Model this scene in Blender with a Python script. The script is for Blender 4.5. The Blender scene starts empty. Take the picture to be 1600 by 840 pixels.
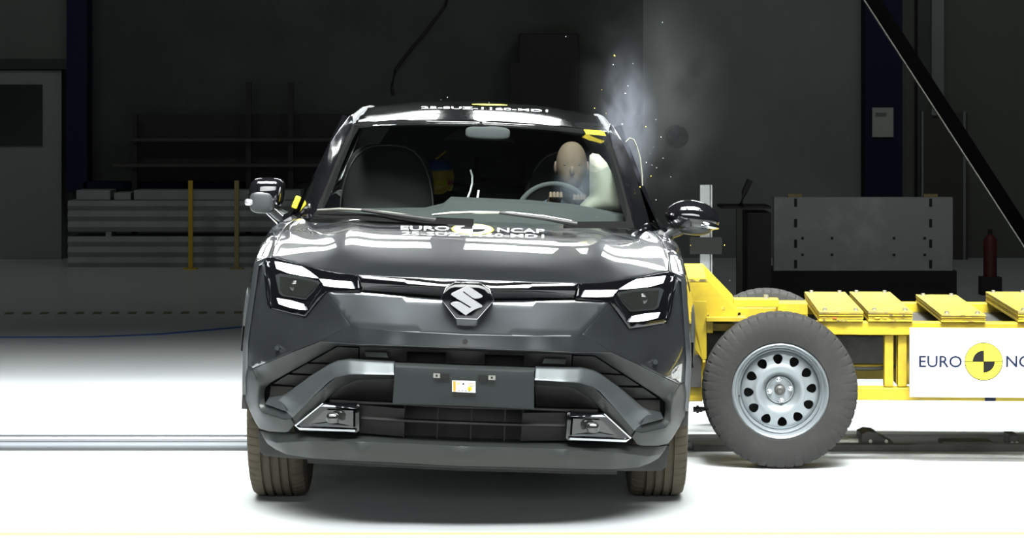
import bpy, bmesh, math, random
import numpy as np
from mathutils import Vector, Matrix, geometry
random.seed(7)
C = bpy.context.scene.collection
scn = bpy.context.scene
PI = math.pi
# ---------------------------------------------------------------- camera, exposure
F = 3900.0; H = 1.6; YH = 148.0          # focal length in px of the 1600 px frame, eye height, horizon row
cam = bpy.data.objects.new('camera', bpy.data.cameras.new('camera')); C.objects.link(cam)
cam.location = (0, 0, H); cam.rotation_euler = (PI/2, 0, 0)
cam.data.sensor_width = 36; cam.data.lens = F/1600*36
cam.data.shift_y = -(420-YH)/1600; cam.data.clip_end = 200
scn.camera = cam
scn.view_settings.view_transform = 'Standard'; scn.view_settings.look = 'None'
scn.view_settings.gamma = 1; scn.view_settings.use_curve_mapping = False
scn.view_settings.exposure = 0.0
w = bpy.data.worlds.new('world'); scn.world = w; w.use_nodes = True
w.node_tree.nodes['Background'].inputs[0].default_value = (.75, .9, .95, 1)
w.node_tree.nodes['Background'].inputs[1].default_value = 0.016

def lamp(name, loc, target, sx, sy, power, spread=180, col=(1, 1, 1)):
    l = bpy.data.lights.new(name, 'AREA'); l.shape = 'RECTANGLE'; l.size = sx; l.size_y = sy
    l.energy = power; l.spread = math.radians(spread); l.color = col
    o = bpy.data.objects.new(name, l); C.objects.link(o); o.location = loc
    d = Vector(target)-Vector(loc)
    o.rotation_euler = d.to_track_quat('-Z', 'Y').to_euler()
    return o
# the banks hung over the impact zone, throwing a hard-edged pool down
for x in (-4.8, -1.6, 1.6, 4.8):
    lamp('overhead_bank', (x, 6.0, 5.8), (x, 8.3, 0), 2.9, 1.6, 112, 70, (.97, 1, .985))
    lamp('overhead_bank', (x, 8.4, 5.8), (x, 11.85, 0), 2.9, 1.0, 165, 50, (.97, 1, .985))
for x in (-4.8, -1.6, 1.6, 4.8):
    lamp('rear_overhead_bank', (x, 12.7, 5.8), (x, 12.5, 0), 2.9, 1.0, 60, 36, (.97, 1, .985))
# low rows at the far end of the rig, tilted at the car (seen mirrored in hood and roof)
for x, wd in ((-2.9, 1.3), (-1.12, .95), (.28, 1.05), (2.3, 1.3)):
    for zz in (4.12, 4.88):
        lamp('tilted_bank', (x, 20.0, zz), (0, 10, 1.0), wd, .46, 2.3*wd, 60, (.97, 1, 1))
# added dim fill near the camera, lifts the shadow under the car
lamp('shadow_fill', (0, 1.2, 2.3), (0, 9.6, .3), 7, 1.4, 38, 70, (.97, 1, .985))
# weak fill lights added to brighten the background
lamp('background_fill', (3.5, 17, 7), (4.0, 26, 1.5), 3, 1, 48, 150, (.95, 1, .95))
lamp('background_fill', (-6, 17, 7), (-6, 24, .3), 3, 1, 26, 120, (.92, 1, .95))

# ---------------------------------------------------------------- materials
def mat(name, col, rough=.5, metal=0, coat=0, coat_rough=.03, noise=None, emit=None, bump=None, spec=.5):
    m = bpy.data.materials.new(name); m.use_nodes = True
    nt = m.node_tree; b = nt.nodes['Principled BSDF']
    b.inputs['Base Color'].default_value = (*col, 1)
    b.inputs['Roughness'].default_value = rough; b.inputs['Metallic'].default_value = metal
    b.inputs['Coat Weight'].default_value = coat; b.inputs['Coat IOR'].default_value = 1.85; b.inputs['Coat Roughness'].default_value = coat_rough
    b.inputs['Specular IOR Level'].default_value = spec
    if emit:
        b.inputs['Emission Color'].default_value = (*emit[0], 1); b.inputs['Emission Strength'].default_value = emit[1]
    if noise:      # (scale, second colour, lo, hi)
        tc = nt.nodes.new('ShaderNodeTexCoord'); n = nt.nodes.new('ShaderNodeTexNoise')
        n.inputs['Scale'].default_value = noise[0]; n.inputs['Detail'].default_value = 6; n.inputs['Roughness'].default_value = .65
        r = nt.nodes.new('ShaderNodeMapRange'); r.inputs[1].default_value = noise[2]; r.inputs[2].default_value = noise[3]
        x = nt.nodes.new('ShaderNodeMix'); x.data_type = 'RGBA'
        x.inputs[6].default_value = (*col, 1); x.inputs[7].default_value = (*noise[1], 1)
        nt.links.new(tc.outputs['Object'], n.inputs['Vector']); nt.links.new(n.outputs['Fac'], r.inputs[0])
        nt.links.new(r.outputs[0], x.inputs[0]); nt.links.new(x.outputs[2], b.inputs['Base Color'])
    if bump:       # (scale, strength)
        tc = nt.nodes.new('ShaderNodeTexCoord'); n = nt.nodes.new('ShaderNodeTexNoise'); n.inputs['Scale'].default_value = bump[0]
        u = nt.nodes.new('ShaderNodeBump'); u.inputs['Strength'].default_value = bump[1]; u.inputs['Distance'].default_value = .01
        nt.links.new(tc.outputs['Object'], n.inputs['Vector']); nt.links.new(n.outputs['Fac'], u.inputs['Height']); nt.links.new(u.outputs[0], b.inputs['Normal'])
    return m
def glass(name, tint, refl=1.5, haze=0):
    m = bpy.data.materials.new(name); m.use_nodes = True; nt = m.node_tree; nt.nodes.clear()
    out = nt.nodes.new('ShaderNodeOutputMaterial'); t = nt.nodes.new('ShaderNodeBsdfTransparent'); t.inputs[0].default_value = (*tint, 1)
    g = nt.nodes.new('ShaderNodeBsdfGlossy'); g.inputs['Roughness'].default_value = .02
    fr = nt.nodes.new('ShaderNodeFresnel'); fr.inputs[0].default_value = refl
    mx = nt.nodes.new('ShaderNodeMixShader')
    nt.links.new(fr.outputs[0], mx.inputs[0]); nt.links.new(t.outputs[0], mx.inputs[1]); nt.links.new(g.outputs[0], mx.inputs[2])
    nt.links.new(mx.outputs[0], out.inputs[0]); return m
M = dict(
 paint=mat('grey_car_paint', (.046, .051, .055), .34, .6, 1, .02),
 black=mat('gloss_black', (.004, .004, .005), .12, 0, 1, .02, spec=.1),
 clad=mat('satin_cladding', (.031, .035, .035), .40, .1),
 arm=mat('silver_cladding', (.11, .122, .126), .36, .6),
 dark=mat('black_plastic', (.018, .018, .017), .55),
 blade=mat('louvre_plastic', (.022, .022, .020), .55, spec=.3),
 frit=mat('black_frit', (.004, .004, .004), .8, spec=.1),
 void=mat('intake_void', (.006, .006, .006), .9),
 chrome=mat('chrome', (.75, .76, .78), .12, 1),
 lens=mat('lamp_lens', (.03, .033, .03), .08, .3, 1),
 drl=mat('running_light', (.9, .95, 1), .3, emit=((.93, .98, 1), 2.2)),
 badge=mat('satin_chrome', (.62, .62, .64), .34, .85),
 plate=mat('plate_holder', (.021, .025, .025), .5, spec=.3),
 rubber=mat('tyre_rubber', (.088, .075, .054), .85, noise=(9, (.070, .060, .045), .4, .65), spec=.2),
 groove=mat('tyre_groove', (.02, .018, .016), .9),
 rubber2=mat('trolley_tyre_rubber', (.021, .0205, .0195), .75, noise=(5, (.030, .029, .027), .45, .7), bump=(60, .15), spec=.25),
 rim=mat('silver_steel_rim', (.25, .275, .29), .35, .6),
 underside_grey=mat('underbody_grey', (.10, .11, .11), .5, .5),  # for the underbody box, kept lighter than plastic to bounce floor light
 yellow=mat('yellow_machine_paint', (.39, .285, .010), .5, noise=(7, (.31, .225, .012), .45, .6)),
 yellow_worn=mat('worn_yellow_plate', (.29, .215, .02), .6, noise=(14, (.18, .14, .035), .48, .6), bump=(40, .1)),
 chip=mat('chipped_edge', (.08, .06, .03), .7, noise=(30, (.6, .45, .03), .45, .55)),
 red=mat('red_primer', (.5, .08, .02), .6),
 steel=mat('zinc_bolt', (.38, .38, .34), .35, .8),
 darksteel=mat('dark_steel', (.05, .05, .048), .5, .5, noise=(6, (.09, .09, .085), .4, .7)),
 white=mat('white_board', (.85, .86, .86), .5),
 navy=mat('navy_print', (.006, .011, .035), .6, spec=.2),
 ylw_print=mat('yellow_print', (.85, .76, .03), .5),
 blk_print=mat('black_print', (.006, .006, .006), .7, spec=.2),
 wprint=mat('white_print', (.85, .86, .88), .4),
 seat=mat('seat_fabric', (.055, .058, .06), .85),
 seatlight=mat('seat_piping', (.28, .29, .28), .7),
 dash=mat('dashboard_plastic', (.022, .026, .026), .85),
 tan=mat('dummy_vinyl', (.085, .062, .044), .8, spec=.2),
 dcloth=mat('dummy_clothing', (.03, .035, .05), .9),
 dyel=mat('dummy_yellow', (1, .72, .06), .4),
 dblue=mat('dummy_blue_paint', (.03, .12, .45), .5),
 dred=mat('dummy_red_paint', (.5, .06, .03), .5),
 airbag=mat('airbag_fabric', (.20, .205, .17), .95, spec=.1),
 tape=mat('yellow_tape', (.9, .72, .02), .6),
 orange=mat('orange_label', (.85, .3, .02), .6),
 wscreen=glass('windscreen_glass', (.84, .89, .87), 1.35),
 sidegl=glass('side_glass', (.12, .13, .13), 1.45),
)
# ---------------------------------------------------------------- object helpers
def tag(o, label=None, cat=None, group=None, kind=None):
    for k, v in (('label', label), ('category', cat), ('group', group), ('kind', kind)):
        if v: o[k] = v
    return o
def link(name, me, m=None, parent=None):
    if m is not None:
        me.materials.clear(); me.materials.append(m)
    o = bpy.data.objects.new(name, me); C.objects.link(o); o.parent = parent; return o
def mk(name, vs, fs, m, parent=None, smooth=None):
    me = bpy.data.meshes.new(name); me.from_pydata([tuple(v) for v in vs], [], [tuple(f) for f in fs]); me.update()
    bm = bmesh.new(); bm.from_mesh(me); bmesh.ops.recalc_face_normals(bm, faces=bm.faces); bm.to_mesh(me); bm.free()
    if smooth is not None: shade(me, smooth)
    return link(name, me, m, parent)
def shade(me, deg=35):
    for p in me.polygons: p.use_smooth = True
    me.set_sharp_from_angle(angle=math.radians(deg))
def empty(name, loc=(0, 0, 0), rot=(0, 0, 0), parent=None):
    o = bpy.data.objects.new(name, None); C.objects.link(o); o.location = loc; o.rotation_euler = rot; o.parent = parent
    o.empty_display_size = .1; return o
class MB:
    def __init__(s): s.v = []; s.f = []
    def add(s, vs, fs):
        n = len(s.v); s.v += [tuple(v) for v in vs]; s.f += [tuple(i+n for i in f) for f in fs]; return s
    def box(s, x0, x1, y0, y1, z0, z1):
        vs = [(x, y, z) for x in (x0, x1) for y in (y0, y1) for z in (z0, z1)]
        return s.add(vs, [(0, 1, 3, 2), (4, 6, 7, 5), (0, 4, 5, 1), (2, 3, 7, 6), (0, 2, 6, 4), (1, 5, 7, 3)])
    def tube(s, pts, r, n=10, cap=True):
        pts = [Vector(p) for p in pts]; rs = r if isinstance(r, (list, tuple)) else [r]*len(pts)
        vs = []; fs = []; up = Vector((0, 0, 1))
        for i, p in enumerate(pts):
            d = (pts[min(i+1, len(pts)-1)]-pts[max(i-1, 0)]).normalized()
            a = d.cross(up) if abs(d.dot(up)) < .95 else d.cross(Vector((1, 0, 0))); a.normalize(); b = d.cross(a)
            for k in range(n):
                t = 2*PI*k/n; vs.append(p+a*math.cos(t)*rs[i]+b*math.sin(t)*rs[i])
        for i in range(len(pts)-1):
            for k in range(n): fs.append((i*n+k, i*n+(k+1) % n, (i+1)*n+(k+1) % n, (i+1)*n+k))
        if cap: fs += [tuple(range(n)), tuple((len(pts)-1)*n+k for k in range(n))]
        return s.add(vs, fs)
    def lathe(s, prof, n=48, ax='y', c=(0, 0, 0), mod=None):   # prof: (axial, radius)
        vs = []; fs = []; L = len(prof)
        for k in range(n):
            t = 2*PI*k/n
            for j, (a, r) in enumerate(prof):
                if mod: r = r+mod(j, k)
                p = (r*math.cos(t), a, r*math.sin(t)) if ax == 'y' else (a, r*math.cos(t), r*math.sin(t)) if ax == 'x' else (r*math.cos(t), r*math.sin(t), a)
                vs.append((p[0]+c[0], p[1]+c[1], p[2]+c[2]))
        for k in range(n):
            for j in range(L-1): fs.append((k*L+j, ((k+1) % n)*L+j, ((k+1) % n)*L+j+1, k*L+j+1))
        return s.add(vs, fs)
    def prism(s, poly, f0, f1):   # poly 2-D, f0/f1 map (a,b) to 3-D
        n = len(poly); vs = [f0(*p) for p in poly]+[f1(*p) for p in poly]
        fs = [(i, (i+1) % n, n+(i+1) % n, n+i) for i in range(n)]+[tuple(range(n)), tuple(range(2*n-1, n-1, -1))]
        return s.add(vs, fs)
    def superell(s, c, r, e=2.6, n=28, m=16, fn=None):
        vs = []; fs = []
        sp = lambda x: math.copysign(abs(x)**(2/e), x)
        for i in range(m+1):
            a = -PI/2+PI*i/m
            for k in range(n):
                t = 2*PI*k/n
                p = Vector((sp(math.cos(a))*sp(math.cos(t))*r[0], sp(math.cos(a))*sp(math.sin(t))*r[1], sp(math.sin(a))*r[2]))
                if fn: p = Vector(fn(*p))
                vs.append(p+Vector(c))
        for i in range(m):
            for k in range(n): fs.append((i*n+k, i*n+(k+1) % n, (i+1)*n+(k+1) % n, (i+1)*n+k))
        return s.add(vs, fs)
    def build(s, name, m, parent=None, smooth=None, bevel=0):
        o = mk(name, s.v, s.f, m, parent, smooth)
        if bevel:
            b = o.modifiers.new('bevel', 'BEVEL'); b.width = bevel; b.segments = 2; b.limit_method = 'ANGLE'
        return o
def W(px, py, D): return Vector(((px-800)/F*D, D, H-(py-YH)/F*D))     # a place seen at that pixel, D metres off
def wbox(name, x0, y0, x1, y1, D, dep, m, parent=None, bevel=0):
    a = W(x0, y0, D); b = W(x1, y1, D)
    return MB().box(min(a.x, b.x), max(a.x, b.x), D, D+dep, max(0, min(a.z, b.z)), max(a.z, b.z)).build(name, m, parent, bevel=bevel)
def tps(P, V):
    P = np.array(P, float); V = np.array(V, float); n = len(P)
    d = np.linalg.norm(P[:, None]-P[None], axis=2); K = np.where(d > 0, d*d*np.log(d+1e-12), 0)+np.eye(n)*1e-7
    A = np.zeros((n+3, n+3)); A[:n, :n] = K; A[:n, n] = 1; A[:n, n+1:] = P; A[n, :n] = 1; A[n+1:, :n] = P.T
    wt = np.linalg.lstsq(A, np.concatenate([V, [0, 0, 0]]), rcond=None)[0]
    def f(Q):
        Q = np.atleast_2d(np.array(Q, float)); d = np.linalg.norm(Q[:, None]-P[None], axis=2)
        return np.where(d > 0, d*d*np.log(d+1e-12), 0)@wt[:n]+wt[n]+Q@wt[n+1:]
    return f
def inside(p, poly):
    c = False; n = len(poly)
    for i in range(n):
        a, b = poly[i], poly[(i+1) % n]
        if (a[1] > p[1]) != (b[1] > p[1]) and p[0] < (b[0]-a[0])*(p[1]-a[1])/(b[1]-a[1])+a[0]: c = not c
    return c
def segd(px, py, poly):
    best = 9
    for i in range(len(poly)):
        a, b = poly[i], poly[(i+1) % len(poly)]
        dx, dy = b[0]-a[0], b[1]-a[1]; L = dx*dx+dy*dy or 1e-12
        t = max(0, min(1, ((px-a[0])*dx+(py-a[1])*dy)/L)); best = min(best, math.hypot(px-a[0]-t*dx, py-a[1]-t*dy))
    return best
AX = {'uz': (0, 2, 1), 'uv': (0, 1, 2), 'vz': (1, 2, 0)}
def surf_mesh(outline, inner, plane, grid, holes=(), extra=None):
    i, j, k = AX[plane]
    out = [p for p in outline]
    dense = []
    for a, b in zip(out, out[1:]+out[:1]):
        a = Vector(a); b = Vector(b); n = max(1, int((b-a).length/grid+.5))
        dense += [a.lerp(b, t/n) for t in range(n)]
    P2 = [(p[i], p[j]) for p in dense]
    fitP = P2+[(p[i], p[j]) for p in inner]; fitV = [p[k] for p in dense]+[p[k] for p in inner]
    f = tps(fitP, fitV)
    poly = P2; xs = [p[0] for p in poly]; ys = [p[1] for p in poly]
    pts = []
    gx = np.arange(min(xs)+grid/2, max(xs), grid); gy = np.arange(min(ys)+grid/2, max(ys), grid)
    for x in gx:
        for y in gy:
            if inside((x, y), poly) and segd(x, y, poly) > grid*.42: pts.append((float(x), float(y)))
    n = len(poly); edges = [(a, (a+1) % n) for a in range(n)]
    r = geometry.delaunay_2d_cdt([Vector(p) for p in poly+pts], edges, [], 1, 1e-6)
    vv = [(p.x, p.y) for p in r[0]]; val = f(vv)
    if extra: val = [extra(p, v) for p, v in zip(vv, val)]
    # exact depth on the rim
    fs = [t for t in r[2] if inside((sum(vv[q][0] for q in t)/3, sum(vv[q][1] for q in t)/3), poly)]
    V3 = []
    for p, c in zip(vv, val):
        q = [0, 0, 0]; q[i] = p[0]; q[j] = p[1]; q[k] = float(c); V3.append(tuple(q))
    return V3, fs, f
def halffull(pts):   # left half, first and last on the centre line
    r = [(-p[0], p[1], p[2]) for p in pts if abs(p[0]) > 1e-6]
    return list(pts)+r[::-1]
def panel(name, outline, m, parent, inner=(), plane='uz', grid=.02, thick=.012, bevel=.0015, mode='both', sep=True, label=None, extra=None, smooth=40, back=None):
    """a shaped sheet with real thickness; mode 'centre' closes a traced half over the centre line, 'both' makes a pair"""
    inner = list(inner)
    if mode == 'centre':
        outline = halffull(outline); inner = inner+[(-p[0], p[1], p[2]) for p in inner if abs(p[0]) > 1e-6]
    V3, fs, f = surf_mesh(outline, inner, plane, grid, extra=extra)
    bk = back or {'uz': (0, thick, 0), 'uv': (0, 0, -thick), 'vz': (thick, 0, 0)}[plane]
    res = []
    for sgn in ((1, -1) if mode == 'both' else (1,)):
        bm = bmesh.new(); vs = [bm.verts.new((sgn*v[0], v[1], v[2])) for v in V3]
        for t in fs:
            try: bm.faces.new([vs[q] for q in t])
            except ValueError: pass
        for v in [v for v in bm.verts if not v.link_faces]: bm.verts.remove(v)
        rim = [e for e in bm.edges if e.is_boundary]
        front = list(bm.faces)
        g = bmesh.ops.extrude_edge_only(bm, edges=rim)
        nv = [x for x in g['geom'] if isinstance(x, bmesh.types.BMVert)]
        off = Vector((sgn*bk[0], bk[1], bk[2]))
        for v in nv: v.co += off
        # consistent normals, facing away from the thickness
        bmesh.ops.recalc_face_normals(bm, faces=bm.faces)
        s = sum((fc.normal.dot(off)*fc.calc_area() for fc in front))
        if s > 0: bmesh.ops.reverse_faces(bm, faces=bm.faces)
        if bevel:
            try: bmesh.ops.bevel(bm, geom=rim, offset=bevel, segments=2, affect='EDGES', profile=.5, clamp_overlap=True)
            except Exception as e: print('bevel', name, e)
        me = bpy.data.meshes.new(name); bm.to_mesh(me); bm.free(); shade(me, smooth)
        o = link(name, me, m, parent)
        if label: o['label'] = label
        res.append(o)
    if mode == 'both' and not sep:
        me = res[0].data; bm = bmesh.new(); bm.from_mesh(me); bm.from_mesh(res[1].data); bm.to_mesh(me); bm.free(); bpy.data.objects.remove(res[1]); res = res[:1]; shade(me, smooth)
    res[0]['_'] = 0; del res[0]['_']
    return res[0] if len(res) == 1 else res
def text_verts(s, bold=.012):
    c = bpy.data.curves.new('t', 'FONT'); c.body = s; c.resolution_u = 3; c.offset = bold
    o = bpy.data.objects.new('t', c); C.objects.link(o); dg = bpy.context.evaluated_depsgraph_get(); dg.update()
    me = bpy.data.meshes.new_from_object(o.evaluated_get(dg))
    V = [tuple(v.co) for v in me.vertices]; Fc = [tuple(p.vertices) for p in me.polygons]
    bpy.data.objects.remove(o); bpy.data.meshes.remove(me)
    xs = [v[0] for v in V]; ys = [v[1] for v in V]; x0, x1, y0, y1 = min(xs), max(xs), min(ys), max(ys)
    return [((v[0]-x0)/(x1-x0), (v[1]-y0)/(y1-y0)) for v in V], Fc
def refine(V, Fc, n):   # split long edges so lettering can follow a curved panel
    me = bmesh.new(); vs = [me.verts.new((v[0], v[1], 0)) for v in V]
    for f in Fc:
        try: me.faces.new([vs[i] for i in f])
        except ValueError: pass
    bmesh.ops.triangulate(me, faces=me.faces)
    for _ in range(n): bmesh.ops.subdivide_edges(me, edges=[e for e in me.edges if e.calc_length() > .04], cuts=1)
    me.verts.index_update(); V = [(v.co.x, v.co.y) for v in me.verts]; Fc = [tuple(v.index for v in f.verts) for f in me.faces]; me.free()
    return V, Fc

# ================================================================ SETTING
def floor_mat():
    m = bpy.data.materials.new('epoxy_floor'); m.use_nodes = True; nt = m.node_tree; b = nt.nodes['Principled BSDF']; L = nt.links
    tc = nt.nodes.new('ShaderNodeTexCoord'); n = nt.nodes.new('ShaderNodeTexNoise'); n.inputs['Scale'].default_value = 1.3; n.inputs['Detail'].default_value = 8
    x = nt.nodes.new('ShaderNodeMix'); x.data_type = 'RGBA'; x.inputs[6].default_value = (.50, .53, .54, 1); x.inputs[7].default_value = (.60, .62, .62, 1)
    L.new(tc.outputs['Object'], n.inputs['Vector']); L.new(n.outputs['Fac'], x.inputs[0])
    # scuffs
    mp = nt.nodes.new('ShaderNodeMapping'); mp.inputs['Scale'].default_value = (1.2, 7, 1)
    n2 = nt.nodes.new('ShaderNodeTexNoise'); n2.inputs['Scale'].default_value = 2.2; n2.inputs['Detail'].default_value = 9; n2.inputs['Roughness'].default_value = .7
    r = nt.nodes.new('ShaderNodeMapRange'); r.inputs[1].default_value = .69; r.inputs[2].default_value = .78
    y = nt.nodes.new('ShaderNodeMix'); y.data_type = 'RGBA'; y.inputs[7].default_value = (.30, .31, .30, 1)
    L.new(tc.outputs['Object'], mp.inputs[0]); L.new(mp.outputs[0], n2.inputs['Vector']); L.new(n2.outputs['Fac'], r.inputs[0]); L.new(r.outputs[0], y.inputs[0])
    L.new(x.outputs[2], y.inputs[6]); L.new(y.outputs[2], b.inputs['Base Color'])
    b.inputs['Roughness'].default_value = .30; b.inputs['Specular IOR Level'].default_value = .35
    return m
o = MB().box(-14, 14, 1.0, 24.6, -.1, 0).build('floor', floor_mat()); tag(o, kind='structure')
o = MB().box(-14, 14, 1.0, 24.6, 8, 8.15).build('ceiling', mat('ceiling_dark', (.05, .05, .05), .9)); tag(o, kind='structure')
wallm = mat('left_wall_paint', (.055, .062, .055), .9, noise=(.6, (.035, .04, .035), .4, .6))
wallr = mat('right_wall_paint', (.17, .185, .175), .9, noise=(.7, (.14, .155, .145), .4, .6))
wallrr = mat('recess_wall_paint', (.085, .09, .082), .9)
bluem = mat('blue_column_paint', (.006, .010, .030), .8, spec=.2)
greym = mat('door_grey', (.15, .17, .165), .7)
beamm = mat('galvanised_beam', (.24, .26, .26), .7, .2, noise=(3, (.19, .205, .205), .4, .7))
WD = 24.5
xs = lambda px, D=WD: (px-800)/F*D
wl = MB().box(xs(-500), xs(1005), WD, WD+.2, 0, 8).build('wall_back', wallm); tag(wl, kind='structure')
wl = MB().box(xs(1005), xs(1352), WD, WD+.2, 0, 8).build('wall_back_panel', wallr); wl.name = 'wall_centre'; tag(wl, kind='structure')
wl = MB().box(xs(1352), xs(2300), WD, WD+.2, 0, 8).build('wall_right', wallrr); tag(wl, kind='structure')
tag(wbox('trim_1', 1352, -400, 1410, 330, WD-.3, .3, bluem), kind='structure')
tag(wbox('trim_2', 104, -400, 136, 300, WD-.3, .3, bluem), kind='structure')
tag(wbox('trim_3', -300, 92, 104, 108, WD-.25, .25, mat('dark_lintel', (.02, .022, .022), .8)), kind='structure')
tag(wbox('trim_4', -300, -200, 104, 92, WD-.2, .2, wallrr), kind='structure')
tag(wbox('trim_5', 130, 284, 380, 296, WD-.3, .3, bluem), kind='structure')
tag(wbox('trim_6', 1434, -400, 1455, 600, WD-.2, .2, wallm), kind='structure')
tag(wbox('trim_7', 1456, -400, 1475, 180, WD-.3, .3, wallr), kind='structure')
dr = wbox('door_1', -200, 110, 96, 412, WD-.2, .2, greym); tag(dr, kind='structure')
dp = wbox('door_window', -90, 132, 66, 228, WD-.22, .03, mat('dark_glass', (.012, .014, .014), .2), dr)
d2 = wbox('door_2', 1443, 176, 1512, 412, WD-.26, .05, mat('door_dark', (.035, .037, .03), .8)); tag(d2, kind='structure')
wbox('door_frame', 1440, 174, 1443, 412, WD-.27, .05, wallr, d2); wbox('door_frame', 1505, 174, 1509, 412, WD-.27, .05, wallr, d2)
# floor markings
def fstrip(name, pts, wd, m, label, cat):
    vs = []; fs = []
    P = [Vector(((x-800)/F*(F*H/(y-YH)), F*H/(y-YH), .003)) for x, y in pts]
    for i, p in enumerate(P):
        d = (P[min(i+1, len(P)-1)]-P[max(i-1, 0)]).normalized(); n = Vector((-d.y, d.x, 0))*wd/2
        vs += [p-n, p+n, p-n+Vector((0, 0, -.004)), p+n+Vector((0, 0, -.004))]
    for i in range(len(P)-1):
        a = i*4; b = a+4; fs += [(a, a+1, b+1, b), (a+2, b+2, b+3, a+3), (a, b, b+2, a+2), (a+1, a+3, b+3, b+1)]
    o = mk(name, vs, fs, m); return tag(o, label, cat)
fstrip('floor_tape', [(-60, 527), (60, 527), (140, 526.5), (250, 522), (320, 516), (420, 507)], .07, mat('blue_tape', (.03, .09, .35), .5), 'thin blue floor tape curving across the shaded floor on the left', 'floor tape')
fstrip('boundary_line', [(-60, 834.5), (800, 834), (1700, 833)], .03, mat('yellow_line', (.85, .8, .25), .5), 'thin pale yellow line on the floor in front of the car', 'floor line')
for i in range(14):
    x = 8+i*27.5
    o = fstrip('floor_dash', [(x, 489.5-.1*i), (x+13, 489.4-.1*i)], .16, mat('faded_mark', (.16, .16, .09), .6) if i == 0 else bpy.data.materials['faded_mark'], 'faint dark dash in the row of marks on the shaded floor at left', 'floor mark'); o['group'] = 'dashes in the faint line across the left floor'
# ---- guide rail sunk in the floor
gd = empty('guide_rail', (0, 11.45, 0)); tag(gd, 'long grey steel guide rail running across the floor behind the car', 'rail')
def yD(y): return F*H/(y-YH)
grey_rail = mat('rail_steel', (.16, .175, .19), .5, .2)
pale_rail = mat('rail_pale', (.33, .35, .36), .6)
dark_rail = mat('rail_gap', (.03, .032, .035), .6)
for nm, y0, y1, z, m_ in (('rail_edge', 684.6, 682.2, .012, dark_rail), ('rail_plate', 689, 684.6, .008, pale_rail), ('rail_groove', 691.5, 689, .010, dark_rail),
                      ('rail_web', 694.0, 691.5, .014, grey_rail), ('rail_groove', 697.5, 694.0, .018, dark_rail), ('rail_flange', 702.5, 697.5, .02, grey_rail), ('rail_edge', 704.0, 702.5, .012, dark_rail)):
    MB().box(-9, W(1080, 700, 11.35).x-.001, yD(y0)-11.45, yD(y1)-11.45, -.002, z).build(nm, m_, gd)
# ---- right-hand rail hardware
def tnew(): pass
rb = MB().box(W(1080, 700, 11.35).x, 6, 11.20, 11.26, 0, .03).box(W(1080, 700, 11.35).x, 6, 11.62, 11.68, 0, .013).box(W(1080, 700, 11.35).x, 6, 11.26, 11.62, 0, .012)
tag(rb.build('cable_channel', M['darksteel']), 'dark steel channel on the floor under the yellow trolley', 'rail')
def clamp(x0, x1, y0, D, label, ramp=False):
    a = W(x0, 700, D).x; b = W(x1, 700, D).x; zt = H-(y0-YH)/F*D
    mb = MB()
    if ramp: mb.prism([(a, .0125), (a, zt*.85), (a+(b-a)*.18, zt), (a+(b-a)*.42, zt*.95), (a+(b-a)*.55, zt*.75), (b, .02), (b, .0125)], lambda p, q: (p, D-.06, q), lambda p, q: (p, D+.10, q))
    else: mb.box(a, b, D-.05, D+.08, .0125, zt)
    o = mb.build('rail_clamp', M['darksteel'], bevel=.006)
    for t in (.25, .7): MB().lathe([(D-.068, .001), (D-.068, .008), (D-.05, .008)], 10, 'y', (a+(b-a)*t, 0, zt*.45)).build('bolt', M['steel'], o)
    tag(o, label, 'clamp')
clamp(1343, 1398, 671, 11.34, 'black ramp-shaped steel clamp on the floor rail right of the trolley wheel', True)
clamp(1470, 1548, 687, 11.34, 'long low black block on the floor rail below the white board')
clamp(1573, 1589, 677, 11.34, 'narrow upright black clamp at the right end of the floor rail')
o = MB().tube([W(1300, 690, 11.4), W(1342, 690, 11.4)], .02, 12).tube([W(1325, 690, 11.4), W(1345, 690, 11.4)], .027, 12).build('hydraulic_rod', M['steel'], None, 40)
o.location.z = .0; tag(o, 'round steel rod lying along the rail beside trolley wheel', 'rod')

# ================================================================ CAR
TH = .037; X0 = -.195; cs, sn = math.cos(TH), math.sin(TH)
car = empty('car', (X0, 10, 0), (0, TH, 0)); tag(car, 'dark grey SUV with black roof facing the camera, hit by the yellow trolley', 'car')
def B(px, py, v):
    """the place on the car's left half that shows at this pixel when v metres behind the front axle; px None = centre line"""
    D = 10+v; Z = H-(py-YH)/F*D
    if px is None:     # centre line: u = 0
        z = Z/cs; return (0., v, z)
    X = (px-800)/F*D
    return (cs*(X-X0)-sn*Z, v, sn*(X-X0)+cs*Z)
def BB(*p): return [B(*q) for q in p]
def proj(u, v, z):
    X = X0+cs*u+sn*z; Z = -sn*u+cs*z; D = 10+v
    return 800+F*X/D, YH+(H-Z)*F/D
N = None
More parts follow.
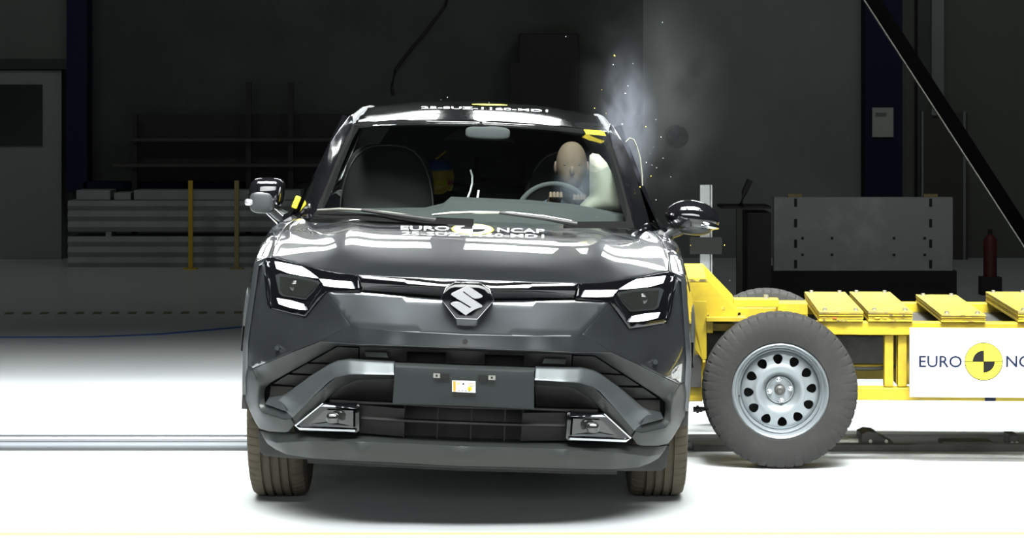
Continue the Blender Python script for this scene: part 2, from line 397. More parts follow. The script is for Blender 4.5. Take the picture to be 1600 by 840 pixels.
# ---- hood
hood_out = BB((N, 345, .22), (675, 342.5, .23), (600, 340, .25), (530, 338.5, .29), (480, 339, .35), (462, 341, .42),
              (447, 352, .25), (437, 366, .05), (430, 382, -.15), (425, 400.5, -.36), (467, 412.0, -.55), (500, 420.3, -.655), (525, 425.3, -.705), (559, 429, -.75), (640, 433.3, -.80), (N, 437, -.83))
_zc = [(.30, 1.0885), (.22, 1.0835), (.11, 1.0755), (0, 1.0665), (-.1, 1.0572), (-.2, 1.0467), (-.3, 1.0350), (-.4, 1.0215), (-.475, 1.0100), (-.55, .9975), (-.65, .9770), (-.75, .9500), (-.83, .920), (-.9, .88)]
def zc(v):
    for (a, za), (b, zb) in zip(_zc, _zc[1:]):
        if v >= b: return za+(zb-za)*(a-v)/(a-b)
    return _zc[-1][1]
hood_in = []
for _u in (0, .13, .26, .39, .51, .61):
    for _v in (.14, .04, -.06, -.16, -.26, -.36, -.46, -.56, -.65, -.74):
        q = (-_u, _v+.42*_u*_u, zc(_v)-.035*_u*_u-(.05*(_u-.45) if _u > .45 else 0))
        if inside((q[0], q[1]), [(p[0], p[1]) for p in halffull(hood_out)]) and segd(q[0], q[1], [(p[0], p[1]) for p in halffull(hood_out)]) > .055: hood_in.append(q)
def hood_extra(p, z):
    u, v = abs(p[0]), p[1]
    s = max(0, min(1, (v+.66)/.22)); s = s*s*(3-2*s); t = max(0, min(1, (.25-v)/.2))
    t2 = t*t*(3-2*t)
    return z+s*t2*.010*math.exp(-((u-.50)/.07)**2)
hood = panel('hood', hood_out, M['paint'], car, hood_in, 'uv', .022, .02, .003, 'centre', extra=hood_extra)
_hf = surf_mesh(halffull(hood_out), hood_in+[(-p[0], p[1], p[2]) for p in hood_in if p[0]], 'uv', .06)[2]
def hoodz(u, v): return hood_extra((u, v), float(_hf([(u, v)])[0]))
def ray_on(fz, px, py, v0, v1, n=40):
    prev = None
    for i in range(n+1):
        v = v0+(v1-v0)*i/n; D = 10+v; Z = H-(py-YH)/F*D; X = (px-800)/F*D
        u = cs*(X-X0)-sn*Z; z = sn*(X-X0)+cs*Z; g = z-fz(u, v)
        if prev is not None and prev > 0 >= g:
            t = prev/(prev-g); vv = v-(v1-v0)/n*(1-t); D = 10+vv; Z = H-(py-YH)/F*D; X = (px-800)/F*D
            u = cs*(X-X0)-sn*Z; return (u, vv, fz(u, vv))
        prev = g
    return None
def decal(name, V, Fc, m, parent, pxf, fz, v0, v1, lift=.0015):
    out = []
    for a, b in V:
        p = ray_on(fz, *pxf(a, b), v0, v1)
        if p is None: p = (0, v1, fz(0, v1))
        out.append((p[0], p[1], p[2]+lift))
    return mk(name, out, Fc, m, parent)
def disc(n=32, r=1, a0=0, a1=2*PI, rings=3):
    V = [(0, 0)]; Fc = []; full = abs(a1-a0-2*PI) < 1e-6; k = n if full else n+1
    for j in range(1, rings+1):
        for i in range(k): t = a0+(a1-a0)*i/n; V.append((r*j/rings*math.cos(t), r*j/rings*math.sin(t)))
    for i in range(n):
        Fc.append((0, 1+i, 1+(i+1) % k))
        for j in range(rings-1): a = 1+j*k; b = a+k; Fc.append((a+i, b+i, b+(i+1) % k, a+(i+1) % k))
    return V, Fc
def rowmap(x0, x1, yc0, yc1, h): return lambda a, b: (x0+(x1-x0)*a, yc0+(yc1-yc0)*a+h/2-h*b)
for s, x0, x1, y0, y1 in (('EURO', 626, 702, 356.3, 357), ('NCAP', 777, 851, 359.3, 361.3)):
    V, Fc = refine(*text_verts(s), 1); decal('hood_lettering', V, Fc, M['wprint'], hood, rowmap(x0, x1, y0, y1, 6.4), hoodz, -.4, .2)
V, Fc = refine(*text_verts('25-SUZ-1160-MD1'), 1); decal('hood_lettering', V, Fc, M['wprint'], hood, rowmap(628, 850, 364.5, 369.5, 5.6), hoodz, -.5, .2)
cm = lambda r, dy=0: (lambda a, b: (738.5+33*a*r, 358.2-8.6*b*r+33*a*r*.02))
V, Fc = disc(); decal('hood_roundel', V, Fc, M['ylw_print'], hood, cm(1), hoodz, -.5, .2, .001)
V, Fc = disc(); decal('hood_roundel', V, Fc, M['wprint'], hood, cm(.93), hoodz, -.5, .2, .0016)
for a in (PI/2, 3*PI/2):
    V, Fc = disc(12, 1, a, a+PI/2); decal('roundel_quadrant', V, Fc, M['blk_print'], hood, cm(.6), hoodz, -.5, .2, .0024)

# ---- fender tops, body sides
sh = [(-.830, -.42, .925), (-.838, -.1, .975), (-.85, .3, 1.0), (-.845, .62, 1.02)]
hs = BB((462, 341, .42), (447, 352, .25), (437, 366, .05), (430, 382, -.15), (424, 401, -.36))
panel('fender', sh+[(-.79, .62, 1.055)]+hs+BB((414, 403, -.40)), M['paint'], car, [(-.825, 0, 1.005), (-.83, .3, 1.03)], 'uv', .03, .02, .002)
def arc(c, r, a0, a1, n, fu):
    return [(fu(c+r*math.cos(math.radians(a0+(a1-a0)*i/n)), .345+r*math.sin(math.radians(a0+(a1-a0)*i/n))), c+r*math.cos(math.radians(a0+(a1-a0)*i/n)), .345+r*math.sin(math.radians(a0+(a1-a0)*i/n))) for i in range(n+1)]
_uc = [(-.42, .3, -.85), (-.42, .6, -.862), (-.42, .9, -.835), (0, .75, -.895), (0, .6, -.90), (0, .95, -.868), (.5, .25, -.855), (.5, .6, -.885), (.5, 1.0, -.852), (1.4, .25, -.86), (1.4, .6, -.88), (1.4, 1.0, -.855), (2.7, .8, -.90), (2.7, 1.04, -.84), (2.2, .3, -.87), (3.2, .35, -.86), (3.45, .9, -.76), (3.5, .5, -.79)]
_uf = tps([(a, b) for a, b, c in _uc], [c for a, b, c in _uc])
fu = lambda v, z: float(_uf([(v, z)])[0])
side = [(p[0], p[1], p[2]) for p in sh]+[(fu(v, z), v, z) for v, z in ((1.4, 1.03), (2.2, 1.045), (3.1, 1.06), (3.45, 1.0), (3.52, .6), (3.45, .33), (3.15, .33))]
side += arc(2.7, .42, 0, 180, 12, fu)+[(fu(2.25, .24), 2.25, .24), (fu(1.3, .23), 1.3, .23), (fu(.45, .24), .45, .24)]+arc(0, .41, 0, 170, 12, fu)+[(fu(-.42, .62), -.42, .62)]
panel('body_side', side, M['paint'], car, [(fu(a, b), a, b) for a, b in ((.8, .5), (.8, .8), (1.8, .5), (1.8, .8), (0, .85), (2.7, .9))], 'vz', .06, .02, .002)
def archring(c):
    mb = MB(); vs = []; n = 18
    for i in range(n+1):
        t = math.radians(-8+196*i/n)
        for r, du in ((.375, .02), (.40, -.006), (.45, -.004), (.455, .012)):
            v, z = c+r*math.cos(t), .345+r*math.sin(t); vs.append((fu(v, max(z, .2))+du, v, z))
    mb.add(vs, [(i*4+j, i*4+j+1, i*4+5+j, i*4+4+j) for i in range(n) for j in range(3)]); return mb
for c in (0, 2.7):
    for sg in (1, -1):
        mb = archring(c); mb.v = [(sg*a, b, d) for a, b, d in mb.v]
        if c == 0: mb.f = [f for f in mb.f if mb.v[f[0]][1] > -.30]
        mb.build('arch_trim', M['clad'], car, 50)
for sg in (1, -1):
    MB().box(min(sg*.86, sg*.89), max(sg*.86, sg*.89), .42, 2.28, .22, .36).build('sill_trim', M['clad'], car, bevel=.008)
# ---- under body and wheel housings
MB().box(-.60, .60, -.45, 3.3, .30, .45).box(-.70, .70, .5, 2.2, .24, .5).build('underbody', M['underside_grey'], car)
for sg in (1, -1):
    for c in (0, 2.7):
        mb = MB(); n = 14; vs = []
        for i in range(n+1):
            t = PI*i/n
            for u in (.58, .86): vs.append((sg*u, c+.395*math.cos(t), .36+.40*math.sin(t)))
        mb.add(vs, [(i*2, i*2+1, i*2+3, i*2+2) for i in range(n)]); mb.build('wheel_liner', M['dark'], car, 60)
# ---- painted bumper
panel('bumper_face', BB((N, 470, -.80), (690, 466.8, -.793), (563, 456.3, -.755), (511, 455.5, -.728), (530, 484, -.766), (548, 508, -.794), (558, 513, -.804), (620, 517.5, -.829), (N, 523.5, -.849)), M['paint'], car, mode='centre', grid=.022, bevel=.0012)
panel('bumper_brow', BB((N, 523.5, -.849), (620, 517.5, -.829), (558, 513, -.804), (548, 508, -.794), (500, 533.2, -.765), (560, 537.6, -.808), (640, 540, -.832), (N, 543.3, -.846)), M['paint'], car, (), mode='centre', grid=.02, bevel=0, smooth=60)
corner = BB((511, 455.5, -.728), (530, 484, -.764), (548, 508, -.794), (500, 533.2, -.765), (457.5, 549, -.705), (416, 566.5, -.585), (395, 575, -.475), (387, 571, -.41), (386, 540, -.405), (388, 500, -.40), (391, 460, -.395), (397, 425, -.39), (404, 408, -.40), (413, 403, -.395), (415, 425, -.41), (422, 482.2, -.475), (455, 490.4, -.60), (477, 495.4, -.66))
panel('bumper_corner', corner, M['paint'], car, BB((500, 510, -.735), (440, 520, -.60), (405, 520, -.475)), grid=.018, bevel=.0025)
# ---- cladding frame
panel('corner_cladding', BB((387.5, 571.5, -.415), (395, 575.5, -.475), (404, 595, -.535), (404, 635, -.54), (410, 644, -.565), (445, 655, -.675), (455, 654, -.70), (460, 663.5, -.70), (451, 674, -.665), (445, 675.6, -.645), (420, 674, -.56), (405, 669, -.50), (399, 660, -.465), (390, 641, -.425), (382.5, 624, -.40), (382, 607, -.39), (379.5, 587.5, -.385)), M['clad'], car, BB((393, 610, -.475), (428, 664, -.61)), grid=.015, bevel=.003)
panel('intake_surround', BB((N, 544, -.862), (640, 540.6, -.848), (560, 538.2, -.828), (532, 536, -.80), (500, 534, -.781), (457.5, 549.8, -.711), (416, 567.3, -.591), (395, 576, -.48), (404, 595, -.538), (404, 635, -.54), (410, 644, -.565), (445, 655, -.675), (457, 653, -.70), (447, 643, -.655), (414, 631, -.53), (413, 619, -.515), (414.5, 605, -.52), (424, 597, -.55), (482.5, 564, -.70), (526, 539.6, -.775), (560, 541, -.80), (640, 543.8, -.83), (N, 547, -.842)), M['clad'], car, mode='centre', grid=.016, thick=.03, bevel=.0015)
arm_out = BB((616, 566, -.855), (569, 563.6, -.84), (545, 562, -.825), (526, 565, -.805), (514, 570, -.793), (482, 590, -.745), (445, 617, -.655), (437.5, 620, -.62), (424, 633, -.565), (447, 643, -.655), (457, 653, -.70), (473, 637, -.745), (489, 620, -.775), (514, 596, -.82), (524, 589.5, -.838), (545, 585, -.865), (569, 585, -.883), (616, 585.5, -.897))
panel('skid_arm', arm_out, M['arm'], car, grid=.014, thick=.05, bevel=.003)
panel('arm_tab', BB((414, 631, -.555), (420, 620.6, -.535), (437.5, 619, -.61), (447.5, 643, -.675)), M['arm'], car, grid=.012, thick=.03, bevel=.003)
panel('arm_underside', BB((616, 585.5, -.895), (569, 585, -.88), (545, 585, -.862), (524, 589.5, -.835), (489, 620, -.772), (457, 653, -.698), (460, 664, -.69), (504, 629, -.765), (512, 622.5, -.765), (532, 605, -.785), (557, 593, -.80), (616, 592, -.82)), M['clad'], car, grid=.014, thick=.02, bevel=.001)
panel('intake_backing', BB((N, 541, -.70), (530, 534, -.66), (420, 592, -.45), (410, 632, -.45), (458, 664, -.5), (466, 690, -.55), (N, 700, -.70)), M['void'], car, mode='centre', grid=.05, thick=.01, bevel=0)
for q in (((527, 541.5, -.745), (484, 566, -.67), (524, 566.5, -.71), (560, 561.5, -.75), (560, 543.5, -.775)), ((480, 568, -.67), (455, 582, -.625), (492, 584.5, -.67), (516, 569, -.705)), ((450, 585, -.615), (427, 599, -.545), (462, 602.5, -.60), (487, 587, -.655)), ((423, 602, -.525), (421, 619, -.53), (440, 620, -.585), (458, 605, -.61))):
    panel('louvre', BB(*q), M['blade'], car, grid=.03, thick=.03, bevel=.001)
# upper intake pieces
panel('upper_intake_frame', BB((N, 547.5, -.835), (640, 544.2, -.822), (562, 541.6, -.79), (562, 561, -.76), (636, 565, -.79), (636, 549, -.80), (697, 551, -.815), (697, 567, -.815), (N, 569, -.82)), M['blade'], car, mode='centre', grid=.03, thick=.02, bevel=.001)
panel('radar_bracket', BB((570, 549, -.80), (604, 550.5, -.815), (607, 559, -.815), (571, 557.5, -.80)), M['plate'], car, grid=.03, thick=.02)
panel('recess_panel', BB((616, 592, -.82), (557, 593, -.80), (532, 605, -.785), (514, 622, -.765), (560, 624, -.72), (612, 626.5, -.73)), M['blade'], car, grid=.02, thick=.01, bevel=.001)
panel('intake_lip', BB((N, 633.5, -.845), (613, 628.8, -.82), (560, 626.6, -.80), (515, 624, -.77), (515, 628, -.77), (560, 630.5, -.80), (613, 632, -.82), (N, 638, -.845)), M['blade'], car, mode='centre', grid=.03, thick=.03)
panel('intake_bar', BB((N, 659, -.86), (640, 655.5, -.84), (564, 651, -.81), (564, 654.5, -.81), (640, 659, -.84), (N, 662.5, -.86)), M['dark'], car, mode='centre', grid=.04, thick=.04, bevel=.002)
panel('intake_shroud', BB((562, 632, -.78), (560, 676, -.77), (632, 682, -.80), (632, 638, -.80)), M['blade'], car, grid=.03, thick=.01)
for u in (-.218, -.094, .03, .154, .22):
    MB().box(u-.003, u+.003, -.78, -.72, .30, .45).build('grille_slat', M['blade'], car)
# ---- number plate holder
pl = panel('plate_holder', BB((N, 578, -.915), (617, 573.6, -.905), (613, 631, -.893), (N, 634, -.903)), M['plate'], car, mode='centre', grid=.03, thick=.05, bevel=.003)
panel('plate_ledge', BB((N, 571, -.875), (616, 566.6, -.865), (617, 573.6, -.905), (N, 578, -.915)), M['clad'], pl, mode='centre', grid=.02, thick=.02, bevel=.001)
def quad(name, pts, v, m, parent, t=.004, label=None):
    P = BB(*[(x, y, v) for x, y in pts]); o = MB().prism([(p[0], p[2]) for p in P], lambda a, b: (a, v, b), lambda a, b: (a, v+t, b)).build(name, m, parent)
    if label: o['label'] = label
    return o
def rq(x0, y0, x1, y1, k=.037): return [(x0, y0), (x1, y0+(x1-x0)*k), (x1, y1+(x1-x0)*k), (x0, y1)]
quad('plate_slot', rq(687.5, 583.5, 702, 592), -.9175, M['void'], pl); quad('plate_slot', rq(748, 586, 762, 594.5), -.9175, M['void'], pl)
for a in (rq(677, 583, 687.5, 589.8), rq(763, 586.2, 774, 593)):
    t_ = quad('mounting_tab', a, -.919, M['steel'], pl); cx = (a[0][0]+a[1][0])/2; cy = (a[0][1]+a[2][1])/2
    quad('tab_hole', rq(cx-1.5, cy-1.5, cx+1.5, cy+1.5), -.921, M['void'], t_)
st = quad('warning_sticker', rq(706.5, 594, 743, 611.8), -.919, M['white'], pl)
quad('sticker_band', rq(708, 595, 712, 611), -.9205, M['orange'], st)
for x, y in ((716, 598.5), (724, 599)): quad('pictogram', [(x-2, y+1.6), (x, y-2), (x+2, y+1.6)], -.9205, M['ylw_print'] if x < 720 else M['blk_print'], st)
for i in range(4): quad('print_line', rq(716+i*5.5, 609+(.3*i), 718+i*5.5, 610+.3*i), -.9205, M['blk_print'], st)
for i in range(3): quad('print_line', rq(731, 598+i*2.3, 741, 598.6+i*2.3), -.9205, M['orange'] if i == 1 else M['steel'], st)
cx, cy = 734, 607.2
quad('hand_pictogram', [(cx+3.6*math.cos(t*PI/8), cy+3.6*math.sin(t*PI/8)) for t in range(16)], -.9205, M['ylw_print'], st)
for d in (-1.5, 0, 1.5): quad('print_line', [(cx-2+d, cy-1.5), (cx-1.3+d, cy-1.8), (cx+1+d, cy+1.6), (cx+.3+d, cy+1.8)], -.922, M['orange'], st)
# parking sensors
for x, y, v in ((433, 543, -.64),):
    u, v, z = B(x, y, v)
    for sg in (1, -1): MB().lathe([(v-.012, .0001), (v-.012, .009), (v+.02, .011)], 16, 'y', (sg*u, 0, z)).build('parking_sensor', M['paint'], car, 40)
u, v, z = B(726.5, 534, -.854); MB().lathe([(v-.008, .0001), (v-.008, .0085), (v+.02, .010)], 16, 'y', (u, 0, z)).build('parking_sensor', M['dark'], car, 40)
# ---- fog lamp pods
fp = panel('fog_lamp_pod', BB((504, 629.5, -.785), (460, 665, -.715), (467.5, 671, -.725), (557.5, 676, -.828), (561.5, 672.5, -.83), (561.5, 632.5, -.83), (557.5, 630, -.828)), M['black'], car, grid=.03, thick=.05, bevel=.004)
fi = []
for sgi, par in enumerate(fp):
    sg = 1 if sgi == 0 else -1
    def sub(name, pts, m, t=.006, par=par, sg=sg):
        P = BB(*pts); n = len(P); vs = [(sg*p[0], p[1], p[2]) for p in P]+[(sg*p[0], p[1]+t, p[2]) for p in P]
        return mk(name, vs, [(i, (i+1) % n, n+(i+1) % n, n+i) for i in range(n)]+[tuple(range(n)), tuple(range(2*n-1, n-1, -1))], m, par)
    sub('fog_bezel', ((508, 640, -.802), (482, 663, -.765), (552, 668.5, -.836), (552, 641, -.837)), M['lens'], .004)
    sub('chrome_strip', ((508, 631.5, -.80), (557, 633.3, -.842), (557, 638, -.844), (501, 634.6, -.79)), M['chrome'], .01)
    sub('chrome_strip', ((460.5, 664.5, -.725), (468, 668, -.735), (555, 671.2, -.842), (555, 674.4, -.842), (468, 671.5, -.733)), M['chrome'], .01)
    sub('chrome_strip', ((504, 629.2, -.79), (505.5, 630.5, -.79), (462, 665.5, -.722), (460, 664.5, -.72)), M['chrome'], .004)
    sub('bezel_edge', ((483, 663.5, -.776), (510, 660.5, -.81), (549, 666.5, -.84), (510, 664, -.81)), M['arm'], .004)
    c = B(520, 652.5, -.845)
    fl = MB().superell((sg*c[0], c[1], c[2]), (.0235, .02, .0195), 3.2).build('fog_lamp', M['lens'], par, 60)
    MB().box(sg*c[0]-.012, sg*c[0]+.012, c[1]-.022, c[1]-.014, c[2]+.008, c[2]+.013).build('lamp_reflector', M['chrome'], fl)
# ---- lower skid
panel('skid_shelf', BB((N, 684, -.76), (560, 677.5, -.74), (480, 675, -.69), (451, 675, -.645), (420, 675, -.55), (406, 671, -.49), (412, 684, -.525), (432, 691, -.61), (485, 688, -.78), (560, 689.5, -.862), (640, 692, -.88), (N, 697, -.89)), M['clad'], car, mode='centre', grid=.014, bevel=.001)
panel('skid_plate', BB((N, 697, -.89), (640, 692, -.88), (560, 689.5, -.862), (485, 688, -.78), (432, 691, -.61), (412, 684, -.525), (418, 693, -.525), (430, 701.5, -.56), (447, 709.5, -.63), (489, 716, -.73), (560, 720, -.81), (640, 723.5, -.835), (N, 728, -.845)), M['clad'], car, BB((N, 708, -.893), (560, 701, -.865)), mode='centre', grid=.014, bevel=.002)
panel('air_deflector', BB((403.6, 672, -.43), (406, 705, -.43), (413, 711.5, -.44), (432, 714, -.47), (489, 718, -.60), (489, 690, -.60), (430, 676, -.48)), M['dark'], car, grid=.03, thick=.02)
panel('under_tray', BB((N, 727, -.83), (560, 719.5, -.79), (480, 716, -.69), (480, 719, -.6), (560, 723.5, -.6), (N, 731, -.6)), M['dark'], car, mode='centre', plane='uv', grid=.05, thick=.01, bevel=0)
# ---- grille bar and emblem
gr = panel('grille_bar', BB((N, 438, -.828), (640, 434.3, -.800), (559.5, 430, -.762), (564, 441, -.775), (640, 446, -.815), (692, 449, -.835), (N, 451, -.845)), M['black'], car, mode='centre', grid=.02, thick=.03, bevel=.001)
panel('grille_lower', BB((N, 451, -.845), (692, 449, -.835), (640, 446, -.815), (564, 441, -.775), (564, 455.8, -.745), (690, 466.3, -.785), (N, 470, -.79)), M['black'], car, mode='centre', grid=.02, thick=.03, bevel=.003)
def oct_(k, v):
    P = [(711.6, 441.8), (697.2, 449), (693.5, 458), (689.3, 466.3), (712.5, 496.7)]; out = [(N, 442.5-k*.9, v-.004)]
    for x, y in P: out.append((730+(x-730)*(1+k*.026), 469.5+(y-469.5)*(1+k*.034), v-.004))
    return out+[(N, 497.4+k*.9, v-.004)]
ep = panel('emblem_surround', BB(*oct_(1, -.866)), M['chrome'], car, mode='centre', grid=.03, thick=.06, bevel=.001)
ef = panel('emblem_plate', BB(*oct_(0, -.871)), M['black'], ep, mode='centre', grid=.03, thick=.004, bevel=.001)
S = [(730.4, 445.7), (742, 453.5), (754.3, 462), (753, 464.3), (748, 465.8), (742, 466.2), (738.2, 464.8), (724.6, 454.6), (723.4, 456.0), (738, 467), (753.6, 477), (753.8, 479.2), (750, 480), (741, 483.5), (730, 490.5), (728.2, 492.6), (716, 484), (704.2, 475.4), (704.2, 473.5), (708, 471.6), (714, 470.9), (720, 472.6), (734, 481.2), (736.5, 479.6), (714, 466.2), (704.6, 460.3), (705, 458.3), (717, 452.5)]
Sv = [B(x, y, -.885) for x, y in S]
o = MB().prism([(p[0], p[2]) for p in Sv], lambda a, b: (a, -.889, b), lambda a, b: (a, -.872, b)).build('badge_letter', M['badge'], ef, bevel=.0015); o['label'] = 'chrome S-shaped badge'
# ---- headlights
hl_out = BB((415.5, 403, -.405), (425, 401.5, -.38), (467, 413, -.56), (500, 421.3, -.665), (525, 426.3, -.715), (559, 430.3, -.757), (563, 455.3, -.765), (509, 454.8, -.733), (477, 494.6, -.668), (455, 489.6, -.61), (422.5, 481.6, -.48), (415.5, 425, -.415))
hl = panel('headlight', hl_out, M['black'], car, grid=.02, thick=.06, bevel=.003)
hlf = surf_mesh(hl_out, [], 'uz', .05)[2]
def onH(px, py, off):
    v = -.6
    for _ in range(6): p = B(px, py, v); v = float(hlf([(p[0], p[2])])[0])
    p = B(px, py, v+off); return p
def hsub(name, pts, m, off=-.006, t=.008, parents=hl, label=None, dens=3):
    pp = []
    for a, b in zip(pts, pts[1:]+pts[:1]): pp += [(a[0]+(b[0]-a[0])*i/dens, a[1]+(b[1]-a[1])*i/dens) for i in range(dens)]
    P = [onH(x, y, off) for x, y in pp]; res = []
    n = len(P); r = geometry.delaunay_2d_cdt([Vector((p[0], p[2])) for p in P], [(i, (i+1) % n) for i in range(n)], [], 1, 1e-7)
    f = tps([(p[0], p[2]) for p in P], [p[1] for p in P]); F2 = [(q.x, q.y) for q in r[0]]; vv = f(F2); k = len(F2)
    for sg, par in zip((1, -1), parents):
        vs = [(sg*a, float(c), b) for (a, b), c in zip(F2, vv)]+[(sg*a, float(c)+t, b) for (a, b), c in zip(F2, vv)]
        fs = [tuple(x) for x in r[2]]+[tuple(q+k for q in x[::-1]) for x in r[2]]+[(i, (i+1) % n, k+(i+1) % n, k+i) for i in range(n)]
        o = mk(name, vs, fs, m, par)
        if label: o['label'] = label
        res.append(o)
    return res
hsub('led_strip', [(429, 408), (448, 411.5), (472, 416.5), (484, 424), (497, 434), (487, 433), (470, 430.5), (450, 426.5), (432, 419.5)], M['drl'], -.008)
hsub('led_strip', [(499, 435.5), (525, 438), (549, 440), (553.5, 450.5), (530, 449), (506, 446)], M['drl'], -.008)
hsub('led_strip', [(432.5, 465.5), (455, 469.5), (474, 475), (478, 484), (466, 483), (450, 479.5), (435.5, 474.5)], M['drl'], -.008)
hsub('chrome_trim', [(501, 440), (504.5, 442), (480, 479.5), (475, 476.5)], M['chrome'], -.010)
hsub('chrome_trim', [(411.5, 424), (416, 434), (418, 462), (422, 478), (419, 477), (415.5, 462), (414, 440)], M['chrome'], -.012)
hsub('lamp_frame', [(430, 430), (437, 427), (470, 432), (498, 439), (501, 444), (478, 467.5), (470, 467), (441, 462), (436, 458)], M['clad'], -.005)
hsub('lamp_lens', [(437, 431.5), (470, 436), (494, 441.5), (496, 444.5), (477, 464), (443, 459), (438, 453)], M['lens'], -.009)
for sg, par in zip((1, -1), hl):
    c = onH(461, 447, -.008); MB().superell((sg*c[0], c[1]+.004, c[2]), (.020, .003, .020), 2).build('projector', M['lens'], par, 60)
# ---- greenhouse
ws_out = BB((N, 190.5, 1.14), (650, 188.5, 1.17), (590, 190, 1.21), (552, 193.5, 1.25), (540, 217, 1.03), (523, 256, .72), (507, 296, .47), (490, 338, .24), (600, 346, .10), (N, 352, .05))
panel('windscreen', ws_out, M['wscreen'], car, mode='centre', grid=.05, thick=.005, bevel=0)
panel('windscreen_border', ws_out[:1]+BB((650, 188.5, 1.16), (590, 190, 1.20), (552, 193.5, 1.24), (540, 217, 1.02), (523, 256, .71), (507, 296, .46), (490, 338, .23), (600, 346, .09))+BB((N, 352, .04))+BB((N, 342, .09), (600, 336, .14), (505, 328, .285), (520, 296, .48), (535, 256, .725), (551, 217, 1.025), (561, 200, 1.195), (600, 196.5, 1.165), (650, 195, 1.13), (N, 197, 1.10)), M['frit'], car, mode='centre', grid=.03, thick=.012, bevel=0)
pil = BB((464, 341.5, .42), (472, 322, .50), (482, 298, .62), (500, 256, .86), (515, 225, 1.05), (530, 202, 1.20), (546, 181, 1.38), (552, 178, 1.42), (551, 192.5, 1.24), (540, 216.5, 1.01), (523, 255.5, .70), (507, 295.5, .45), (488, 339, .22), (480, 341, .27))
panel('front_pillar', pil, M['black'], car, BB((511, 256, .75), (492, 297, .50), (530, 218, 1.06)), grid=.02, thick=.05, bevel=.002)
roof_out = [B(N, 190.2, 1.13)]+BB((650, 188.2, 1.16), (590, 189.7, 1.2), (553, 192, 1.24))+BB((560, 181, 1.45), (574, 168.5, 1.85))+[(-.55, 2.3, 1.523), (-.53, 2.9, 1.505), (-.48, 3.35, 1.455), (0, 3.42, 1.50)]
roof_in = [(0, 1.27, 1.5045), (0, 1.42, 1.528), (0, 1.7, 1.549), (-.3, 1.31, 1.498), (-.3, 1.46, 1.519), (-.3, 1.74, 1.54), (0, 2.15, 1.563), (-.3, 2.15, 1.556), (0, 2.9, 1.548), (-.3, 2.9, 1.54), (-.5, 1.6, 1.503)]
roof = panel('roof', roof_out, M['black'], car, roof_in, 'uv', .04, .02, .003, 'centre')
_rf = surf_mesh(halffull(roof_out), roof_in+[(-p[0], p[1], p[2]) for p in roof_in if p[0]], 'uv', .1)[2]
rz = lambda u, v: float(_rf([(u, v)])[0])
V, Fc = refine(*text_verts('25-SUZ-1160-MD1'), 1); decal('roof_lettering', V, Fc, M['wprint'], roof, lambda a, b: (658+198*a, 169+5.5*a*a+.8-3.6*b), rz, 1.2, 2.1, .001)
V, Fc = disc(24); decal('roof_roundel', V, Fc, M['ylw_print'], roof, lambda a, b: (765+28*a, 163.6-1.1*b+a*.6), rz, 1.3, 2.3, .001)
rail_l = [(-.585, 1.25, 1.440), (-.577, 1.45, 1.472), (-.562, 1.85, 1.500), (-.555, 2.3, 1.505), (-.54, 2.9, 1.488), (-.49, 3.35, 1.44)]
for sg in (1, -1): MB().tube([(sg*a, b, c) for a, b, c in rail_l], [.014, .022, .024, .024, .024, .016], 10).build('roof_rail', M['arm'], car, 60)
# side glass, cant rail, rear
gu = lambda v, z: -.80+(z-1.03)*.44
gl = [(gu(v, z), v, z) for v, z in ((.62, 1.05), (1.0, 1.25), (1.38, 1.43), (2.0, 1.47), (2.9, 1.45), (3.25, 1.10), (2.0, 1.05))]
panel('side_window', gl, M['sidegl'], car, plane='vz', grid=.1, thick=.006, bevel=0)
for v in (1.55, 2.45): 
    for sg in (1, -1): MB().tube([(sg*-.80, v, 1.04), (sg*-.62, v+.08, 1.47)], .035, 8).build('door_pillar', M['black'], car, 60)
for sg in (1, -1): MB().tube([(sg*-.80, .60, 1.05), (sg*-.805, 2.0, 1.05), (sg*-.78, 3.3, 1.07)], .02, 8).build('window_sill_trim', M['black'], car, 60)
panel('tailgate', [(0, 3.55, .35), (-.76, 3.48, .35), (-.78, 3.46, .8), (-.78, 3.40, 1.06), (0, 3.50, 1.06)], M['paint'], car, mode='centre', grid=.1, thick=.03)
panel('rear_window', [(0, 3.50, 1.07), (-.72, 3.40, 1.07), (-.50, 3.33, 1.42), (0, 3.42, 1.47)], M['sidegl'], car, mode='centre', grid=.1, thick=.006, bevel=0)
# cowl and wipers
panel('cowl', [(0, -.02, 1.050), (-.72, .28, 1.035), (-.76, .55, 1.045), (-.60, .75, 1.02), (0, .55, 1.02)], M['frit'], car, plane='uv', mode='centre', grid=.08, thick=.02, bevel=0)
def wiper(pts, arm, r=.006):
    mb = MB().tube([B(x, y, v) for x, y, v in pts], [r*.7]+[r]*(len(pts)-2)+[r*.7], 8); a = mb.build('wiper', M['steel'], car, 60)
    MB().tube([B(*p) for p in arm], [.006, .008, .011], 8).build('wiper_arm', M['dark'], a, 60)
wiper([(496, 328, .24), (530, 326.5, .20), (565, 328, .17), (600, 331.5, .14), (645, 337, .10)], [(565, 328, .165), (620, 336, .09), (682, 344, .03)])
wiper([(675, 335.5, .10), (700, 333, .10), (740, 331.5, .10), (800, 332.5, .11), (850, 338, .13), (893, 345, .14)], [(780, 332, .10), (850, 341, .09), (902, 350, .08)])
